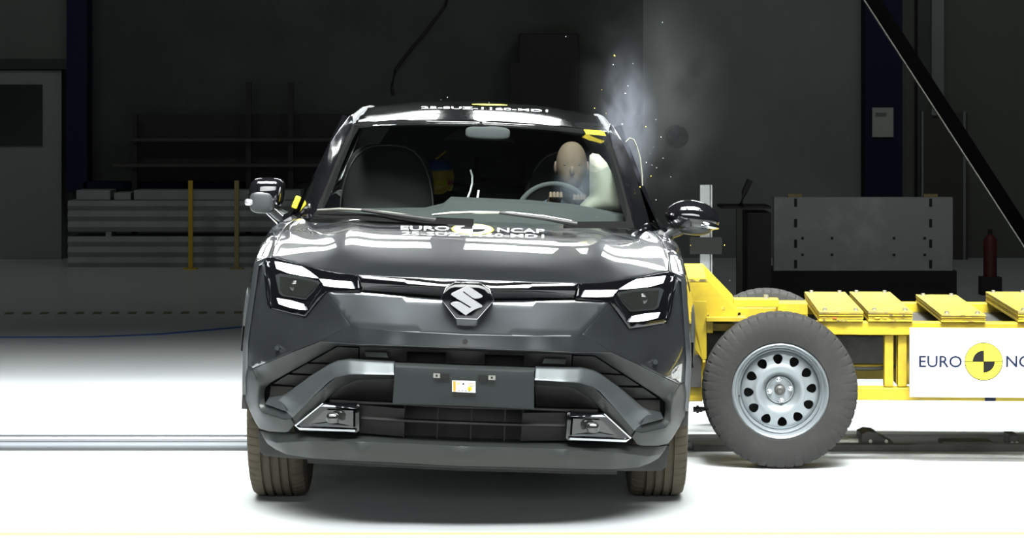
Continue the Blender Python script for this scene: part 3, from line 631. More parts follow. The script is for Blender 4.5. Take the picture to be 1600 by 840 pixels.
# ---- mirrors
def mirror_right():
    c = B(1082, 337, .62)
    m_ = MB().superell((0, 0, 0), (.118, .085, .068), 2.5, fn=lambda x, y, z: (x, y, z-.12*x*(1 if x > 0 else .3)+.03*(x/.118)**2*(-1 if z > 0 else .4)*.5)).build('side_mirror', M['black'], car, 60)
    m_.location = c
    MB().superell((.012, -.004, -.048), (.075, .07, .034), 2.4).build('mirror_lower_shell', M['clad'], m_, 60)
    MB().superell((.060, -.066, -.034), (.052, .022, .014), 3, fn=lambda x, y, z: (x, y+.5*x*x/.05, z-.18*x)).build('indicator', M['chrome'], m_, 60)
    MB().tube([(-.05, 0, -.055), (-.11, 0, -.085), (-.20, .0, -.11)], [.03, .025, .03], 8).build('mirror_arm', M['clad'], m_, 60)
def mirror_left():
    c = B(417, 301, .66)
    m_ = MB().superell((0, 0, 0), (.074, .08, .066), 4.2, fn=lambda x, y, z: (x+.06*z, y, z+.03*x-.05*(x/.07)**2*(.066 if z > 0 else 0))).build('side_mirror', M['black'], car, 60); m_.location = c
    MB().superell((-.012, -.052, -.036), (.055, .034, .050), 3.2).build('mirror_lower_shell', M['clad'], m_, 60)
    MB().superell((-.066, -.06, -.040), (.020, .025, .014), 3.5).build('indicator', M['badge'], m_, 60)
    MB().tube([(.02, 0, -.06), (.055, .0, -.09), (.12, 0, -.125)], [.026, .026, .03], 8).build('mirror_arm', M['clad'], m_, 60)
    MB().tube([(.035, -.03, -.06), (.115, -.03, -.125)], .004, 6).build('mirror_arm_trim', M['chrome'], m_, 60)
    MB().tube([(.0, -.03, -.08), (.06, -.03, -.135)], .004, 6).build('mirror_arm_trim', M['chrome'], m_, 60)
mirror_right(); mirror_left()
o = MB().box(-.012, .012, -.01, .02, -.027, .027).build('yellow_marker', M['tape'], car, bevel=.005); o.location = B(463, 316, .60); o.rotation_euler = (0, math.radians(20), 0)
quad('yellow_tape_strip', [(912, 202), (943, 204.5), (947, 212), (916, 209)], 1.165, M['tape'], car, .002)
# ---- car wheels
def tyre_mb(R=.345, wd=.225, grooves=4):
    h = wd/2; prof = [(-h*.55, R-.125), (-h*.92, R-.115), (-h, R-.07), (-h*.985, R-.035), (-h*.93, R-.014), (-h*.80, R-.004)]
    xs_ = [-.46, -.155, .155, .46]
    for g in xs_[:grooves]:
        c = g*h; prof += [(c-.0055, R), (c-.0045, R-.009), (c+.0045, R-.009), (c+.0055, R)]
    prof += [(h*.80, R-.004), (h*.93, R-.014), (h*.985, R-.035), (h, R-.07), (h*.92, R-.115), (h*.55, R-.125)]
    L = len(prof)
    def mod(j, k):
        return -.006 if (k % 5 == 0 and j in (3, 4, 5, L-6, L-5, L-4)) else 0
    return MB().lathe(prof, 300, 'x', mod=mod)
wh0 = None
for (x, y) in ((-.725, 0), (.768, 0), (-.73, 2.7), (.77, 2.7)):
    wl_ = tyre_mb() if wh0 is None else None
    if wh0 is None:
        o = wl_.build('wheel', M['rubber'], car, 30)
        rm = MB().lathe([(.09, .222), (.10, .228), (.05, .20), (-.09, .20), (-.10, .228), (-.09, .235)], 60, 'x'); r_ = rm.build('rim', M['rim'], o, 40)
        for k in range(5):
            t = 2*PI*k/5; MB().prism([(-.03, .03), (-.05, .205), (.05, .205), (.03, .03)], lambda a, b: (-.08, a*math.cos(t)-b*math.sin(t), a*math.sin(t)+b*math.cos(t)), lambda a, b: (-.055, a*math.cos(t)-b*math.sin(t), a*math.sin(t)+b*math.cos(t))).build('spoke', M['rim'], r_)
        MB().lathe([(-.05, .0001), (-.05, .15), (-.02, .15), (-.02, .0001)], 40, 'x').build('brake_disc', M['darksteel'], o)
        wh0 = o
    else:
        o = wh0.copy(); C.objects.link(o); o.parent = car
        for ch in wh0.children:
            if ch is o: continue
            c2 = ch.copy(); C.objects.link(c2); c2.parent = o
            for g in ch.children: d = g.copy(); C.objects.link(d); d.parent = c2
    # wheels stand upright on the floor though the body leans
    Xw = X0+x; Zw = .345
    o.location = (cs*(Xw-X0)-sn*Zw, y, sn*(Xw-X0)+cs*Zw)
    o.rotation_euler = (0, -TH if x < 0 else PI-TH, 0)
# ---- interior
def carbox(name, u0, u1, v0, v1, z0, z1, m, parent=car, bevel=.01, rot=0):
    c = ((u0+u1)/2, (v0+v1)/2, (z0+z1)/2)
    o = MB().box(u0-c[0], u1-c[0], v0-c[1], v1-c[1], z0-c[2], z1-c[2]).build(name, m, parent, bevel=bevel); o.location = c; o.rotation_euler = (rot, 0, 0); return o
carbox('cabin_floor', -.72, .72, .5, 3.3, .42, .5, M['void'])
panel('headliner', [(0, 1.22, 1.47), (-.54, 1.32, 1.44), (-.50, 3.3, 1.42), (0, 3.35, 1.45)], M['dark'], car, plane='uv', mode='centre', grid=.15, thick=.01, bevel=0)
db = panel('dashboard', [B(x, y, v) for x, y, v in ((702, 311.5, .45), (690, 322, .45), (660, 329, .46), (520, 331, .55), (505, 352, .50), (600, 356, .35), (755, 358, .30), (880, 362, .32), (990, 362, .50), (978, 338, .52), (900, 324, .45), (830, 317, .43))], M['dash'], car, mode='single', grid=.04, thick=.3, bevel=.01)
for sg in (1, -1):
    st_ = MB().superell((sg*.42, 1.50, 1.02), (.215, .07, .34), 3.4).build('front_seat', M['seat'], car, 60)
    MB().tube([(sg*.42+.215*math.cos(t)*(abs(math.cos(t))**-.35 if abs(math.cos(t)) > .05 else 1), 1.45, 1.02+.335*math.sin(t)) for t in [PI*.0+PI*i/16 for i in range(17)]], .004, 6).build('seat_piping', M['seatlight'], st_, 60)
carbox('rear_seat', -.62, .62, 2.28, 2.42, .6, 1.16, M['seat'], bevel=.04)
for u in (-.45, .08, .5): carbox('headrest', u-.13, u+.13, 2.28, 2.38, 1.17, 1.30, M['dash'], bevel=.03)
carbox('parcel_shelf', -.6, .6, 2.6, 3.2, 1.05, 1.07, M['dash'], bevel=.005)
sw = MB()
sw.tube([(.165*math.cos(t), 0, .165*math.sin(t)) for t in [2*PI*i/40 for i in range(41)]], .013, 8, cap=False)
c = B(866, 345, .86)
swo = sw.build('steering_wheel', M['dash'], car, 60); swo.location = (c[0], .86, c[2]+.005); swo.rotation_euler = (math.radians(-22), 0, 0)
MB().superell((0, 0, 0), (.07, .03, .06), 2.6).build('wheel_hub', M['dark'], swo, 60)
MB().box(-.16, .16, -.008, .008, -.015, .015).build('wheel_spoke', M['dash'], swo)
mb = MB().superell((0, 0, 0), (.10, .025, .032), 3.5); o = mb.build('rear_view_mirror', M['seat'], car, 60); o.location = B(762, 208, 1.12); 
o = MB().prism([(-.16, -.02), (.16, -.02), (.10, .03), (-.10, .03)], lambda a, b: (a, -.02, b), lambda a, b: (a, .02, b)).build('camera_housing', M['plate'], car, bevel=.005); o.location = B(750, 213, 1.22)
# curtain airbag inside the driver's window, with its tether loop
cu = [B(x, y, .80+(x-920)*.0) for x, y in ((921, 243), (926, 239), (936, 241), (948, 254), (962, 282), (971, 310), (974, 334), (950, 336), (905, 334), (900, 326), (921, 305))]
V3, fs3, _f = surf_mesh(cu, [], 'uz', .02)
def puff(V3, out):
    r = []
    for p in V3:
        d = segd(p[0], p[2], [(q[0], q[2]) for q in out]); r.append((p[0], p[1]-.05*min(1, d/.05)**.5, p[2]))
    return r
n3 = len(V3); fr_ = puff(V3, cu); bk_ = [(p[0], 2*.80-q[1]+.0, p[2]) for p, q in zip(V3, fr_)]
mk('curtain_airbag', fr_+bk_, [tuple(t) for t in fs3]+[tuple(q+n3 for q in t[::-1]) for t in fs3], M['airbag'], car, 60)
MB().tube([B(x, y, 1.3) for x, y in ((978, 222), (984, 216), (990, 218), (995, 228), (1000, 246), (1003, 270), (1004, 290))], .004, 6).build('curtain_airbag_edge', M['airbag'], car, 60)
# thin white seat-belt webbing
MB().tube([B(x, y, 1.25) for x, y in ((735, 265), (738, 275), (738, 286), (735, 298), (731, 309))], .005, 6).build('seat_belt', M['wprint'], car, 60)
MB().tube([B(x, y, 1.2) for x, y in ((748, 297), (746, 309))], .005, 6).build('belt_stalk', M['wprint'], car, 60)

# ================================================================ DUMMIES (rest in the car)
def Wc(px, py, v): return Vector(W(px, py, 10+v))
dm = empty('crash_test_dummy', Wc(893, 420, 1.25)); tag(dm, 'tan vinyl crash test dummy in dark clothes seated behind the steering wheel', 'dummy')
b0 = dm.location
def L(p): return Vector(p)-b0
MB().superell(L(Wc(893, 260, 1.18)), (.070, .09, .112), 2.2, fn=lambda x, y, z: (x*(1-.25*max(0, -z/.11)), y-.02*max(0, -z/.11), z)).build('head', M['tan'], dm, 60)
hd0 = dm.children[0]; hc = L(Wc(893, 260, 1.18))
MB().superell(hc+Vector((0, -.092, -.018)), (.012, .016, .022), 2).build('nose', M['tan'], hd0, 60)
for q in (-1, 1):
    MB().superell(hc+Vector((q*.026, -.078, .010)), (.012, .006, .006), 2).build('eye', M['dark'], hd0, 60)
    MB().superell(hc+Vector((q*.070, .0, -.005)), (.010, .020, .030), 2).build('ear', M['tan'], hd0, 60)
MB().superell(hc+Vector((0, -.078, -.055)), (.024, .008, .004), 2).build('mouth', M['dcloth'], hd0, 60)
MB().tube([L(Wc(893, 290, 1.22)), L(Wc(893, 312, 1.25))], .05, 14).build('neck', M['dark'], dm, 60)
MB().superell(L(Wc(893, 375, 1.28)), (.20, .11, .20), 2.8).build('torso', M['dcloth'], dm, 60)
for sx in (-1, 1):
    a = L(Wc(893+sx*62, 335, 1.25)); hnd = L(Wc(868 if sx < 0 else 905, 308 if sx < 0 else 312, .93))
    MB().tube([a, a.lerp(hnd, .5)-Vector((0, 0, .10)), hnd], [.05, .04, .028], 12).build('arm', M['tan'], dm, 60)
    hb = MB().superell(hnd, (.03, .03, .018), 2.4)
    for k in range(4): q = hnd+Vector((-.022+.015*k, -.02, .008)); hb.tube([q, q+Vector((0, -.03, .012)), q+Vector((0, -.045, -.008))], .007, 8)
    hb.build('hand', M['tan'], dm, 60)
d2 = empty('crash_test_dummy', Wc(694, 380, 2.0)); tag(d2, 'crash test dummy with a yellow, blue and red head half hidden on the rear seat', 'dummy')
b0 = d2.location
hd = MB().superell(L(Wc(684, 276, 1.95)), (.078, .09, .085), 2.1, fn=lambda x, y, z: (x, y, z)).build('head', M['dyel'], d2, 60)
mb = MB().superell(L(Wc(684, 264, 1.95)), (.072, .085, .055), 2.1); mb.build('blue_crown', M['dblue'], hd, 60)
def arcstrip(px0, px1, y0, y1, m, nm):
    n = 8; vs = []
    c = L(Wc(684, 276, 1.95))
    for i in range(n+1):
        px = px0+(px1-px0)*i/n; dx = (px-684)/F*11.95; t = math.sqrt(max(0, 1-(dx/.082)**2))
        for y in (y0, y1):
            z = H-(y-YH)/F*11.95
            p = L(Vector(W(px, y, 11.95))); vs.append((p.x, c.y-.096*t, p.z)); vs.append((p.x, c.y-.07*t, p.z))
    fs = []
    for i in range(n):
        a = i*4; b = a+4; fs += [(a, b, b+2, a+2), (a+1, a+3, b+3, b+1), (a, a+1, b+1, b), (a+2, b+2, b+3, a+3)]
    mk(nm, vs, fs, m, hd)
arcstrip(679, 699.5, 280, 289, M['tape'], 'yellow_patch'); arcstrip(699.5, 708, 281.5, 288, M['dred'], 'red_patch')
MB().tube([L(Wc(686, 290, 1.95)), L(Wc(672, 302, 1.95))], [.022, .012], 8).tube([L(Wc(702, 289, 1.95)), L(Wc(704, 298, 1.95))], [.02, .008], 8).build('jaw', M['dyel'], d2, 60)
MB().superell(L(Wc(690, 340, 2.02)), (.14, .08, .14), 2.6).build('torso', M['dcloth'], d2, 60)
MB().tube([L(Wc(681, 249, 1.9)), L(Wc(697, 236, 1.9))], .004, 6).build('sensor_cable', M['dyel'], d2, 60)
# ================================================================ TROLLEY
PH = math.radians(3.4); TX, TY = 1.153, 10.76; tc_, ts_ = math.cos(PH), math.sin(PH)
tr = empty('barrier_trolley', (TX, TY, 0), (0, 0, -PH)); tag(tr, 'yellow steel crash barrier trolley with bolted ballast plates pushed into the car', 'trolley')
def T(px, py, d):
    k = (px-800)/F; x = (k*(TY+tc_*d)-TX-ts_*d)/(tc_+k*ts_); D = TY-ts_*x+tc_*d
    return Vector((x, d, H-(py-YH)/F*D))
def tprism(name, pts, d0, d1, m, bevel=.003, dref=None, parent=tr):
    P = [T(x, y, d0 if dref is None else dref) for x, y in pts]
    return MB().prism([(p.x, p.z) for p in P], lambda a, b: (a, d0, b), lambda a, b: (a, d1, b)).build(name, m, parent, bevel=bevel)
XR = 2.6   # right end, beyond the frame
def tbox(name, x0, y0, x1, y1, d0, d1, m, parent=tr, bevel=.003):
    return tprism(name, [(x0, y0), (x1, y0), (x1, y1), (x0, y1)], d0, d1, m, bevel, parent=parent)
# side beams near and far
for d0 in (.10, 1.12):
    P = T(1232, 502, .10); Q = T(1500, 524, .10)
    MB().box(P.x-.1, XR, d0, d0+.07, Q.z, P.z).build('side_beam', M['yellow'], tr, bevel=.004)
    P = T(1085, 603.5, .10); Q = T(1500, 626, .10)
    MB().box(T(1085, 610, .1).x if d0 > 1 else T(1330, 610, .1).x-.25, XR, d0, d0+.08, Q.z, P.z).build('lower_beam', M['yellow'], tr, bevel=.004)
# cross members and posts between
for px in (1382, 1403, 1560): tbox('frame_post', px, 524, px+14, 604, .12, .19, M['yellow'])
tbox('frame_post', 1400, 524, 1421, 600, .16, .30, M['yellow_worn'])
tbox('ballast_box', 1300, 524, 1383, 570, .5, 1.0, M['darksteel'])
tbox('cross_bar', 1300, 569, 1420, 573, .3, .34, M['yellow'])
tbox('cross_bar', 1300, 575, 1420, 592, .95, 1.02, M['yellow'])
MB().box(T(1300, 524, .2).x, XR, .17, 1.12, T(1500, 522, .2).z, T(1500, 516, .2).z).build('deck_floor', M['darksteel'], tr)
# front wedge frame that carries the barrier face
def zt(y): return T(1105, y, .10).z
def xt(px): return T(px, 500, .10).x
xl = xt(1079)-.025
for d0, d1 in ((.10, .115), (1.03, 1.045)):
    MB().prism([(xl, zt(436)), (xt(1105), zt(436)), (xt(1154), zt(487)), (xt(1151), zt(496)), (xt(1104), zt(496)), (xl, zt(496))], lambda a, b: (a, d0, b), lambda a, b: (a, d1, b)).build('gusset', M['yellow'], tr, bevel=.002)
MB().prism([(xt(1104), zt(436)), (xt(1154), zt(487)), (xt(1152), zt(489.5)), (xt(1103), zt(439))], lambda a, b: (a, .115, b), lambda a, b: (a, 1.03, b)).build('sloping_plate', M['yellow'], tr, bevel=.001)
MB().box(xl, xt(1104), .115, 1.03, zt(438), zt(434)).build('top_plate', M['yellow'], tr, bevel=.002)
MB().prism([(xl, zt(470)), (xt(1104), zt(470)), (xt(1104), zt(560)), (xt(1098), zt(562)), (xt(1086), zt(545)), (xt(1086), zt(517)), (xt(1078), zt(470))], lambda a, b: (a, .09, b), lambda a, b: (a, .12, b)).build('face_plate', M['yellow'], tr, bevel=.002)
MB().box(xl, xt(1098), .12, 1.0, zt(628), zt(560)).build('lower_face_beam', M['yellow'], tr, bevel=.004)
MB().box(xl, xt(1096), .10, .12, zt(605), zt(555)).build('scuffed_plate', M['darksteel'], tr, bevel=.002)
MB().box(xt(1103), xt(1165), .06, .16, zt(501), zt(494)).build('flange', M['yellow'], tr, bevel=.002)
MB().box(xt(1104), xt(1114), .10, .14, zt(520), zt(501)).build('short_post', M['yellow'], tr, bevel=.002)
MB().box(xt(1114), xt(1165), .14, .18, zt(518), zt(507)).build('cross_bar', M['yellow_worn'], tr, bevel=.002)
MB().box(xt(1104), xt(1160), .35, .37, zt(600), zt(496)).build('inner_plate', M['darksteel'], tr)
g_ = MB().lathe([(.098, .0001), (.098, .008), (.102, .008)], 14, 'y', (xt(1130), 0, zt(481))).build('gusset_hole', M['chip'], tr)
MB().prism([(xt(1105), zt(488)), (xt(1110), zt(493)), (xt(1105), zt(493))], lambda a, b: (a, .098, b), lambda a, b: (a, .101, b)).build('paint_chip', M['chip'], tr)
MB().box(xl, xt(1106), .098, .101, zt(439.5), zt(436)).build('worn_edge', M['chip'], tr)
# deck bars seen over the near wheel
Q = lambda px, py, d: T(px, py, d)
def bar(nm, x0, y0, x1, y1, d0, d1, m=M['yellow']):
    a = T(x0, y0, d0); b = T(x1, y1, d0); return MB().box(a.x, b.x, d0, d1, b.z, a.z).build(nm, m, tr, bevel=.003)
bar('deck_bar', 1146, 467, 1217, 480, .32, .42); bar('deck_bar', 1215, 473, 1262, 492, .45, .6); bar('deck_bar', 1150, 480, 1262, 500, .62, .7)
a = T(1197, 467, .36)
MB().lathe([(a.z, .016), (a.z+.008, .016), (a.z+.008, .010), (a.z+.020, .010), (a.z+.020, .0001)], 6, 'z', (a.x, .36, 0)).build('deck_bolt', M['steel'], tr)
# ballast plates, bolted across the deck
def ballast(px0, px1, pyt, pyb, first):
    a = T(px0, pyt, .10); b = T(px1, pyt, .10); c = T(px0, pyb, .10); hgt = a.z-c.z; n = 4
    pr = empty('ballast_plate', (a.x, .0, c.z), parent=tr)
    sh_ = MB().box(0, b.x-a.x, .085, 1.17, hgt*(n-1)/n, hgt).build('top_sheet', M['yellow_worn'], pr, bevel=.002)
    for k in range(n-1):
        MB().box(.002*(k % 2), b.x-a.x-.002*((k+1) % 2), .088+.004*(k % 2), 1.165, hgt*k/n+.0008, hgt*(k+1)/n-.0008).build('lower_sheet', M['yellow'], pr, bevel=.0015)
    for i in range(5):
        x = random.uniform(.01, b.x-a.x-.03); k = random.randrange(n)
        MB().box(x, x+random.uniform(.008, .03), .0835, .086, hgt*k/n+.003, hgt*(k+1)/n-.003).build('paint_chip', M['chip'] if i else (M['red'] if first else M['chip']), sh_)
    for x in (.03, b.x-a.x-.03):
        for d in (.14, 1.12):
            MB().lathe([(hgt, .014), (hgt+.003, .014), (hgt+.003, .009), (hgt+.010, .009), (hgt+.010, .0001)], 6, 'z', (x, d, 0)).build('plate_bolt', M['steel'], sh_)
ballast(1279, 1349, 485.6, 502, True); ballast(1356, 1426, 485.4, 502, False); ballast(1470, 1540, 490.5, 503, False); ballast(1590, 1662, 485.5, 503, False)
# hose
MB().tube([T(x, y, .2) for x, y in ((1325, 575), (1350, 576), (1375, 575.5), (1400, 571.5), (1424, 567))], .009, 10).build('hose', M['dark'], tr, 60)
MB().tube([T(x, y, .2) for x, y in ((1400, 571.5), (1421, 568))], .013, 10).build('hose_fitting', M['steel'], tr, 60)
# board
p0 = T(1421.5, 512, .05); p1 = T(1421.5, 620, .05); cxm = T(1537, 564.4, .05)
bw = 2*(cxm.x-p0.x)
bd = MB().box(p0.x, p0.x+bw, .05, .062, p1.z, p0.z).build('sign_board', M['white'], tr, bevel=.002)
def btext(s, x0, x1, y0, y1, m, nm):
    V, Fc = text_verts(s); a = T(x0, y1, .05); b = T(x1, y0, .05)
    vs = [(a.x+(b.x-a.x)*u, .0485, a.z+(b.z-a.z)*v) for u, v in V]; mk(nm, vs, Fc, m, bd)
btext('EURO', 1436, 1503, 555.5, 573.3, M['navy'], 'board_lettering')
btext('NCAP', 1572, 1641, 555.5, 573.3, M['navy'], 'board_lettering')
s_ = T(1567, 564.4, .05).x-cxm.x
def bdisc(nm, r, d, m, a0=0, a1=2*PI, n=48):
    V, Fc = disc(n, r, a0, a1, 1); mk(nm, [(cxm.x+a, d, cxm.z+b) for a, b in V], Fc, m, bd)
bdisc('roundel_ring', s_, .0488, M['blk_print']); bdisc('roundel', s_*.96, .0484, M['ylw_print'])
for a in (PI/2, 3*PI/2): bdisc('roundel_quadrant', s_*.58, .0478, M['blk_print'], a, a+PI/2, 14)
MB().box(cxm.x-.0013, cxm.x+.0013, .0476, .048, cxm.z-s_*.97, cxm.z+s_*.97).build('roundel_cross', M['blk_print'], bd)
MB().box(cxm.x-s_*.97, cxm.x+s_*.97, .0476, .048, cxm.z-.0013, cxm.z+.0013).build('roundel_cross', M['blk_print'], bd)
tbox('dark_tape', 1539, 620, 1556, 626.5, .095, .10, M['navy'])
# trolley wheels: near with its steel rim seen, far the same
def trolley_wheel(d, flip):
    R = .333; h = .10
    prof = [(h*.7, .20), (h*.95, .21), (h, .25), (h*.98, .295), (h*.88, .320), (h*.75, .330), (h*.35, R), (h*.3, R-.008), (h*.2, R-.008), (h*.15, R), (-h*.15, R), (-h*.2, R-.008), (-h*.3, R-.008), (-h*.35, R), (-h*.75, .330), (-h*.88, .320), (-h*.98, .295), (-h, .25), (-h*.95, .21), (-h*.7, .20)]
    Ln = len(prof)
    mod = lambda j, k: -.005 if (k % 6 == 0 and j in (3, 4, 5, 6, Ln-4, Ln-5, Ln-6, Ln-7)) else 0
    wh = MB().lathe(prof, 300, 'y', mod=mod).build('trolley_wheel', M['rubber2'], tr, 28); wh.location = (0, d, R)
    if flip: wh.rotation_euler = (0, 0, PI)
    # rim barrel
    rim = MB().lathe([(-.070, .209), (-.088, .207), (-.092, .200), (-.085, .192), (-.070, .188), (-.068, .183), (-.074, .178), (-.066, .172), (-.035, .168), (.06, .168)], 96, 'y').build('rim', M['rim'], wh, 40)
    MB().tube([(.1715*math.cos(2*PI*i/64), -.040, .1715*math.sin(2*PI*i/64)) for i in range(65)], .0045, 6, cap=False).build('groove_shade', M['dark'], rim, 60)  # dark ring added as the shade between rim and disc
    # disc with twelve ventilation holes
    holes = []
    for k in range(12):
        t0 = 2*PI*(k+.13)/12; hp = []
        for i in range(16):
            t = 2*PI*i/16; a = .0215*math.cos(t); b = .0200*math.sin(t)
            a = a*(1.12-.22*(math.cos(t)+1)/2) if False else a
            rr = .134+a; w_ = b*(1+.25*math.cos(t))
            hp.append((rr*math.cos(t0)-w_*math.sin(t0), rr*math.sin(t0)+w_*math.cos(t0)))
        holes.append(hp)
    def prof_d(r):
        pts = [(0, -.030), (.03, -.030), (.055, -.026), (.062, -.030), (.070, -.048), (.085, -.062), (.098, -.066), (.125, -.058), (.150, -.052), (.165, -.045), (.173, -.036)]
        for (a, b), (c, d_) in zip(pts, pts[1:]):
            if r <= c: t = (r-a)/(c-a); t = t*t*(3-2*t); return b+(d_-b)*t
        return pts[-1][1]
    pts = []; edges = []
    def loop(l):
        n0 = len(pts); pts.extend(l); edges.extend([(n0+i, n0+(i+1) % len(l)) for i in range(len(l))])
    loop([(.171*math.cos(2*PI*i/96), .171*math.sin(2*PI*i/96)) for i in range(96)])
    for hp in holes: loop(hp)
    for r in (.012, .024, .036, .046, .055, .062, .066, .070, .076, .082, .090, .098, .106, .113, .158, .165):
        n = max(10, int(2*PI*r/.006)); pts.extend([(r*math.cos(2*PI*(i+.5)/n), r*math.sin(2*PI*(i+.5)/n)) for i in range(n)])
    for k in range(12):
        t0 = 2*PI*(k+.63)/12
        for r in (.12, .128, .136, .144, .151): 
            for dt in (-.05, 0, .05): pts.append((r*math.cos(t0+dt), r*math.sin(t0+dt)))
    r_ = geometry.delaunay_2d_cdt([Vector(p) for p in pts], edges, [], 0, 1e-7); V2 = [(p.x, p.y) for p in r_[0]]
    fs = [t for t in r_[2] if not any(inside((sum(V2[q][0] for q in t)/3, sum(V2[q][1] for q in t)/3), hp) for hp in holes)]
    dsk = mk('wheel_disc', [(a, prof_d(math.hypot(a, b)), b) for a, b in V2], fs, M['rim'], rim)
    bm = bmesh.new(); bm.from_mesh(dsk.data)
    inner_e = [e for e in bm.edges if e.is_boundary and max(math.hypot(v.co.x, v.co.z) for v in e.verts) < .165]
    g = bmesh.ops.extrude_edge_only(bm, edges=inner_e)
    for v in [x for x in g['geom'] if isinstance(x, bmesh.types.BMVert)]: v.co.y += .016
    bmesh.ops.recalc_face_normals(bm, faces=bm.faces); bm.to_mesh(dsk.data); bm.free(); shade(dsk.data, 50)
    MB().lathe([(.02, .0001), (.02, .165)], 40, 'y').build('brake_drum', M['void'], wh)
    hb = MB().lathe([(-.034, .0001), (-.050, .0001), (-.052, .010), (-.048, .013), (-.046, .020), (-.030, .024), (-.028, .030)], 32, 'y').build('hub_cap', M['darksteel'], rim, 40)
    MB().lathe([(-.030, .060), (-.036, .058), (-.036, .054), (-.030, .052)], 48, 'y').build('hub_ring', M['rim'], rim, 40)
    for k in range(4):
        t = PI/2*k+math.radians(8)+PI/2
        MB().lathe([(-.028, .013), (-.036, .012), (-.036, .008), (-.050, .008), (-.052, .005), (-.052, .0001)], 6, 'y', (.0455*math.cos(t), 0, .0455*math.sin(t))).build('lug_nut', M['chrome'], rim)
    MB().lathe([(-.085, .0001), (-.085, .004), (-.06, .005)], 10, 'y', (-.175, 0, -.022)).build('valve', M['dark'], rim)
    return wh
trolley_wheel(0, False); trolley_wheel(1.30, True)
a = T(1218, 606, 0); MB().tube([(0, .06, .333), (0, 1.25, .333)], .03, 12).build('axle', M['darksteel'], tr, 60)
# tow stub by the near wheel
st2 = MB().tube([T(1083, 639, .3), T(1098, 639, .3)], .012, 8).tube([T(1088, 639, .3), T(1092, 639, .3)], .019, 6).build('tow_stub', M['dark'], tr)
MB().tube([T(1098, 639, .3), T(1180, 612, .4)], .01, 8).build('tow_link', M['dark'], tr)

# ================================================================ BACKGROUND THINGS
D = 23.2
def beam_stack(y0, y1, label):
    r = []
    a = W(106, y0, D); b = W(470, y1, D); n = 3; h = a.z-b.z
    pts = []
    for i in range(n*2+1):
        pts.append((D-.03*(i % 2), a.z-h*i/(n*2)))
    pts += [(D+.5, b.z), (D+.5, a.z)]
    o = MB().prism(pts, lambda p, q: (a.x, p, q), lambda p, q: (b.x, p, q)).build('steel_beam', beamm, bevel=.006); tag(o, label, 'beam', 'stacked ribbed beams behind the car')
beam_stack(313, 362, 'pale ribbed steel beam, upper of the two stacked behind the yellow posts')
beam_stack(369, 418, 'pale ribbed steel beam, lower of the two stacked behind the yellow posts')
for x0, x1, y0, lb in ((119, 172, 297, 'low pale block on top of the beam stack, at its left end'), (178, 204, 301, 'small pale block between two others on top of the beam stack'), (209, 470, 297, 'long pale plank on top of the beam stack')):
    tag(wbox('timber_block', x0, y0, x1, 312.2, D+.05, .35, beamm, bevel=.005), lb, 'block')
for x, y0, y1 in ((165, 362, 369), (165, 418, 428), (420, 362, 369), (420, 418, 424)):
    lb = {(165, 362): 'small pale spacer between the two stacked beams, near their left end', (165, 418): 'small pale foot under the lower stacked beam, near its left end'}.get((x, y0), 'small spacer of the beam stack hidden behind the car')
    if x < 400: tag(wbox('spacer_block', x, y0, x+9, y1, D, .3, beamm), lb, 'block')
yp = mat('post_yellow', (.42, .28, .01), .6); yp2 = mat('post_faded_yellow', (.27, .22, .09), .7)
for x, m_, lb in ((294, yp, 'bright yellow upright post standing in front of the stacked beams'), (366, yp2, 'faded yellow upright post in front of the beams, nearest the car')):
    a = W(x, 282, 22.9); b = W(x+7, 423, 22.9)
    o = MB().box(a.x, b.x, 22.9, 22.94, .012, a.z).build('barrier_post', m_, bevel=.003); MB().box(a.x-.04, b.x+.04, 22.86, 22.98, 0, .012).build('post_foot', m_, o); tag(o, lb, 'post')
dk = mat('dark_rack', (.012, .013, .011), .8); dk2 = mat('dark_rack_shelf', (.035, .037, .03), .8)
rk = empty('storage_rack', (xs(350, 24), 24, 0)); tag(rk, 'black storage rack against the wall behind the stacked beams', 'rack')
def rbox(nm, x0, y0, x1, y1, D, dep, m, root):
    o = wbox(nm, x0, y0, x1, y1, D, dep, m); o.parent = root; o.matrix_parent_inverse = Matrix.Translation(-root.location); return o
rbox('rack_back', 206, 178, 560, 284, 24.1, .05, dk, rk)
for y in (216, 256): rbox('shelf', 206 if y < 220 else 175, y, 560, y+5, 23.9, .25, dk2, rk)
for x in (206, 384, 450): rbox('upright', x, 128 if x > 300 else 178, x+8, 412, 23.95, .06, dk, rk)
dkb = wbox('equipment_cabinet', 810, 52, 905, 430, 24.0, .4, dk, bevel=.02); tag(dkb, 'tall black cabinet at the back wall above the car roof', 'cabinet')
wbox('cabinet_side_box', 798, 98, 812, 430, 24.0, .3, dk, dkb)
o = MB().tube([W(x, y, 24.2) for x, y in ((735, -915), (728, -300), (714, -60), (695, 10), (680, 30), (664, 52), (648, 70), (632, 90), (618, 110), (612, 135), (614, 150))], .016, 8).build('hanging_cable', dk, None, 60); tag(o, 'dark cable hanging in a slack curve on the back wall', 'cable')
# fan on the wall
fn = empty('wall_fan', W(1057, 213, 24.3)); tag(fn, 'round black wall fan right of the smoke', 'fan')
MB().lathe([(-.12, .108), (-.13, .10), (-.02, .10), (.2, .108), (-.12, .108)], 32, 'y').build('fan_ring', dk, fn, 40)
MB().lathe([(-.02, .0001), (-.02, .10)], 24, 'y').build('fan_back', dk2, fn)
for k in range(5):
    t = 2*PI*k/5; MB().prism([(.02, -.015), (.095, -.04), (.095, .04), (.02, .015)], lambda a, b: (a*math.cos(t)-b*math.sin(t), -.06, a*math.sin(t)+b*math.cos(t)), lambda a, b: (a*math.cos(t)-b*math.sin(t), -.05, a*math.sin(t)+b*math.cos(t))).build('blade', dk, fn)
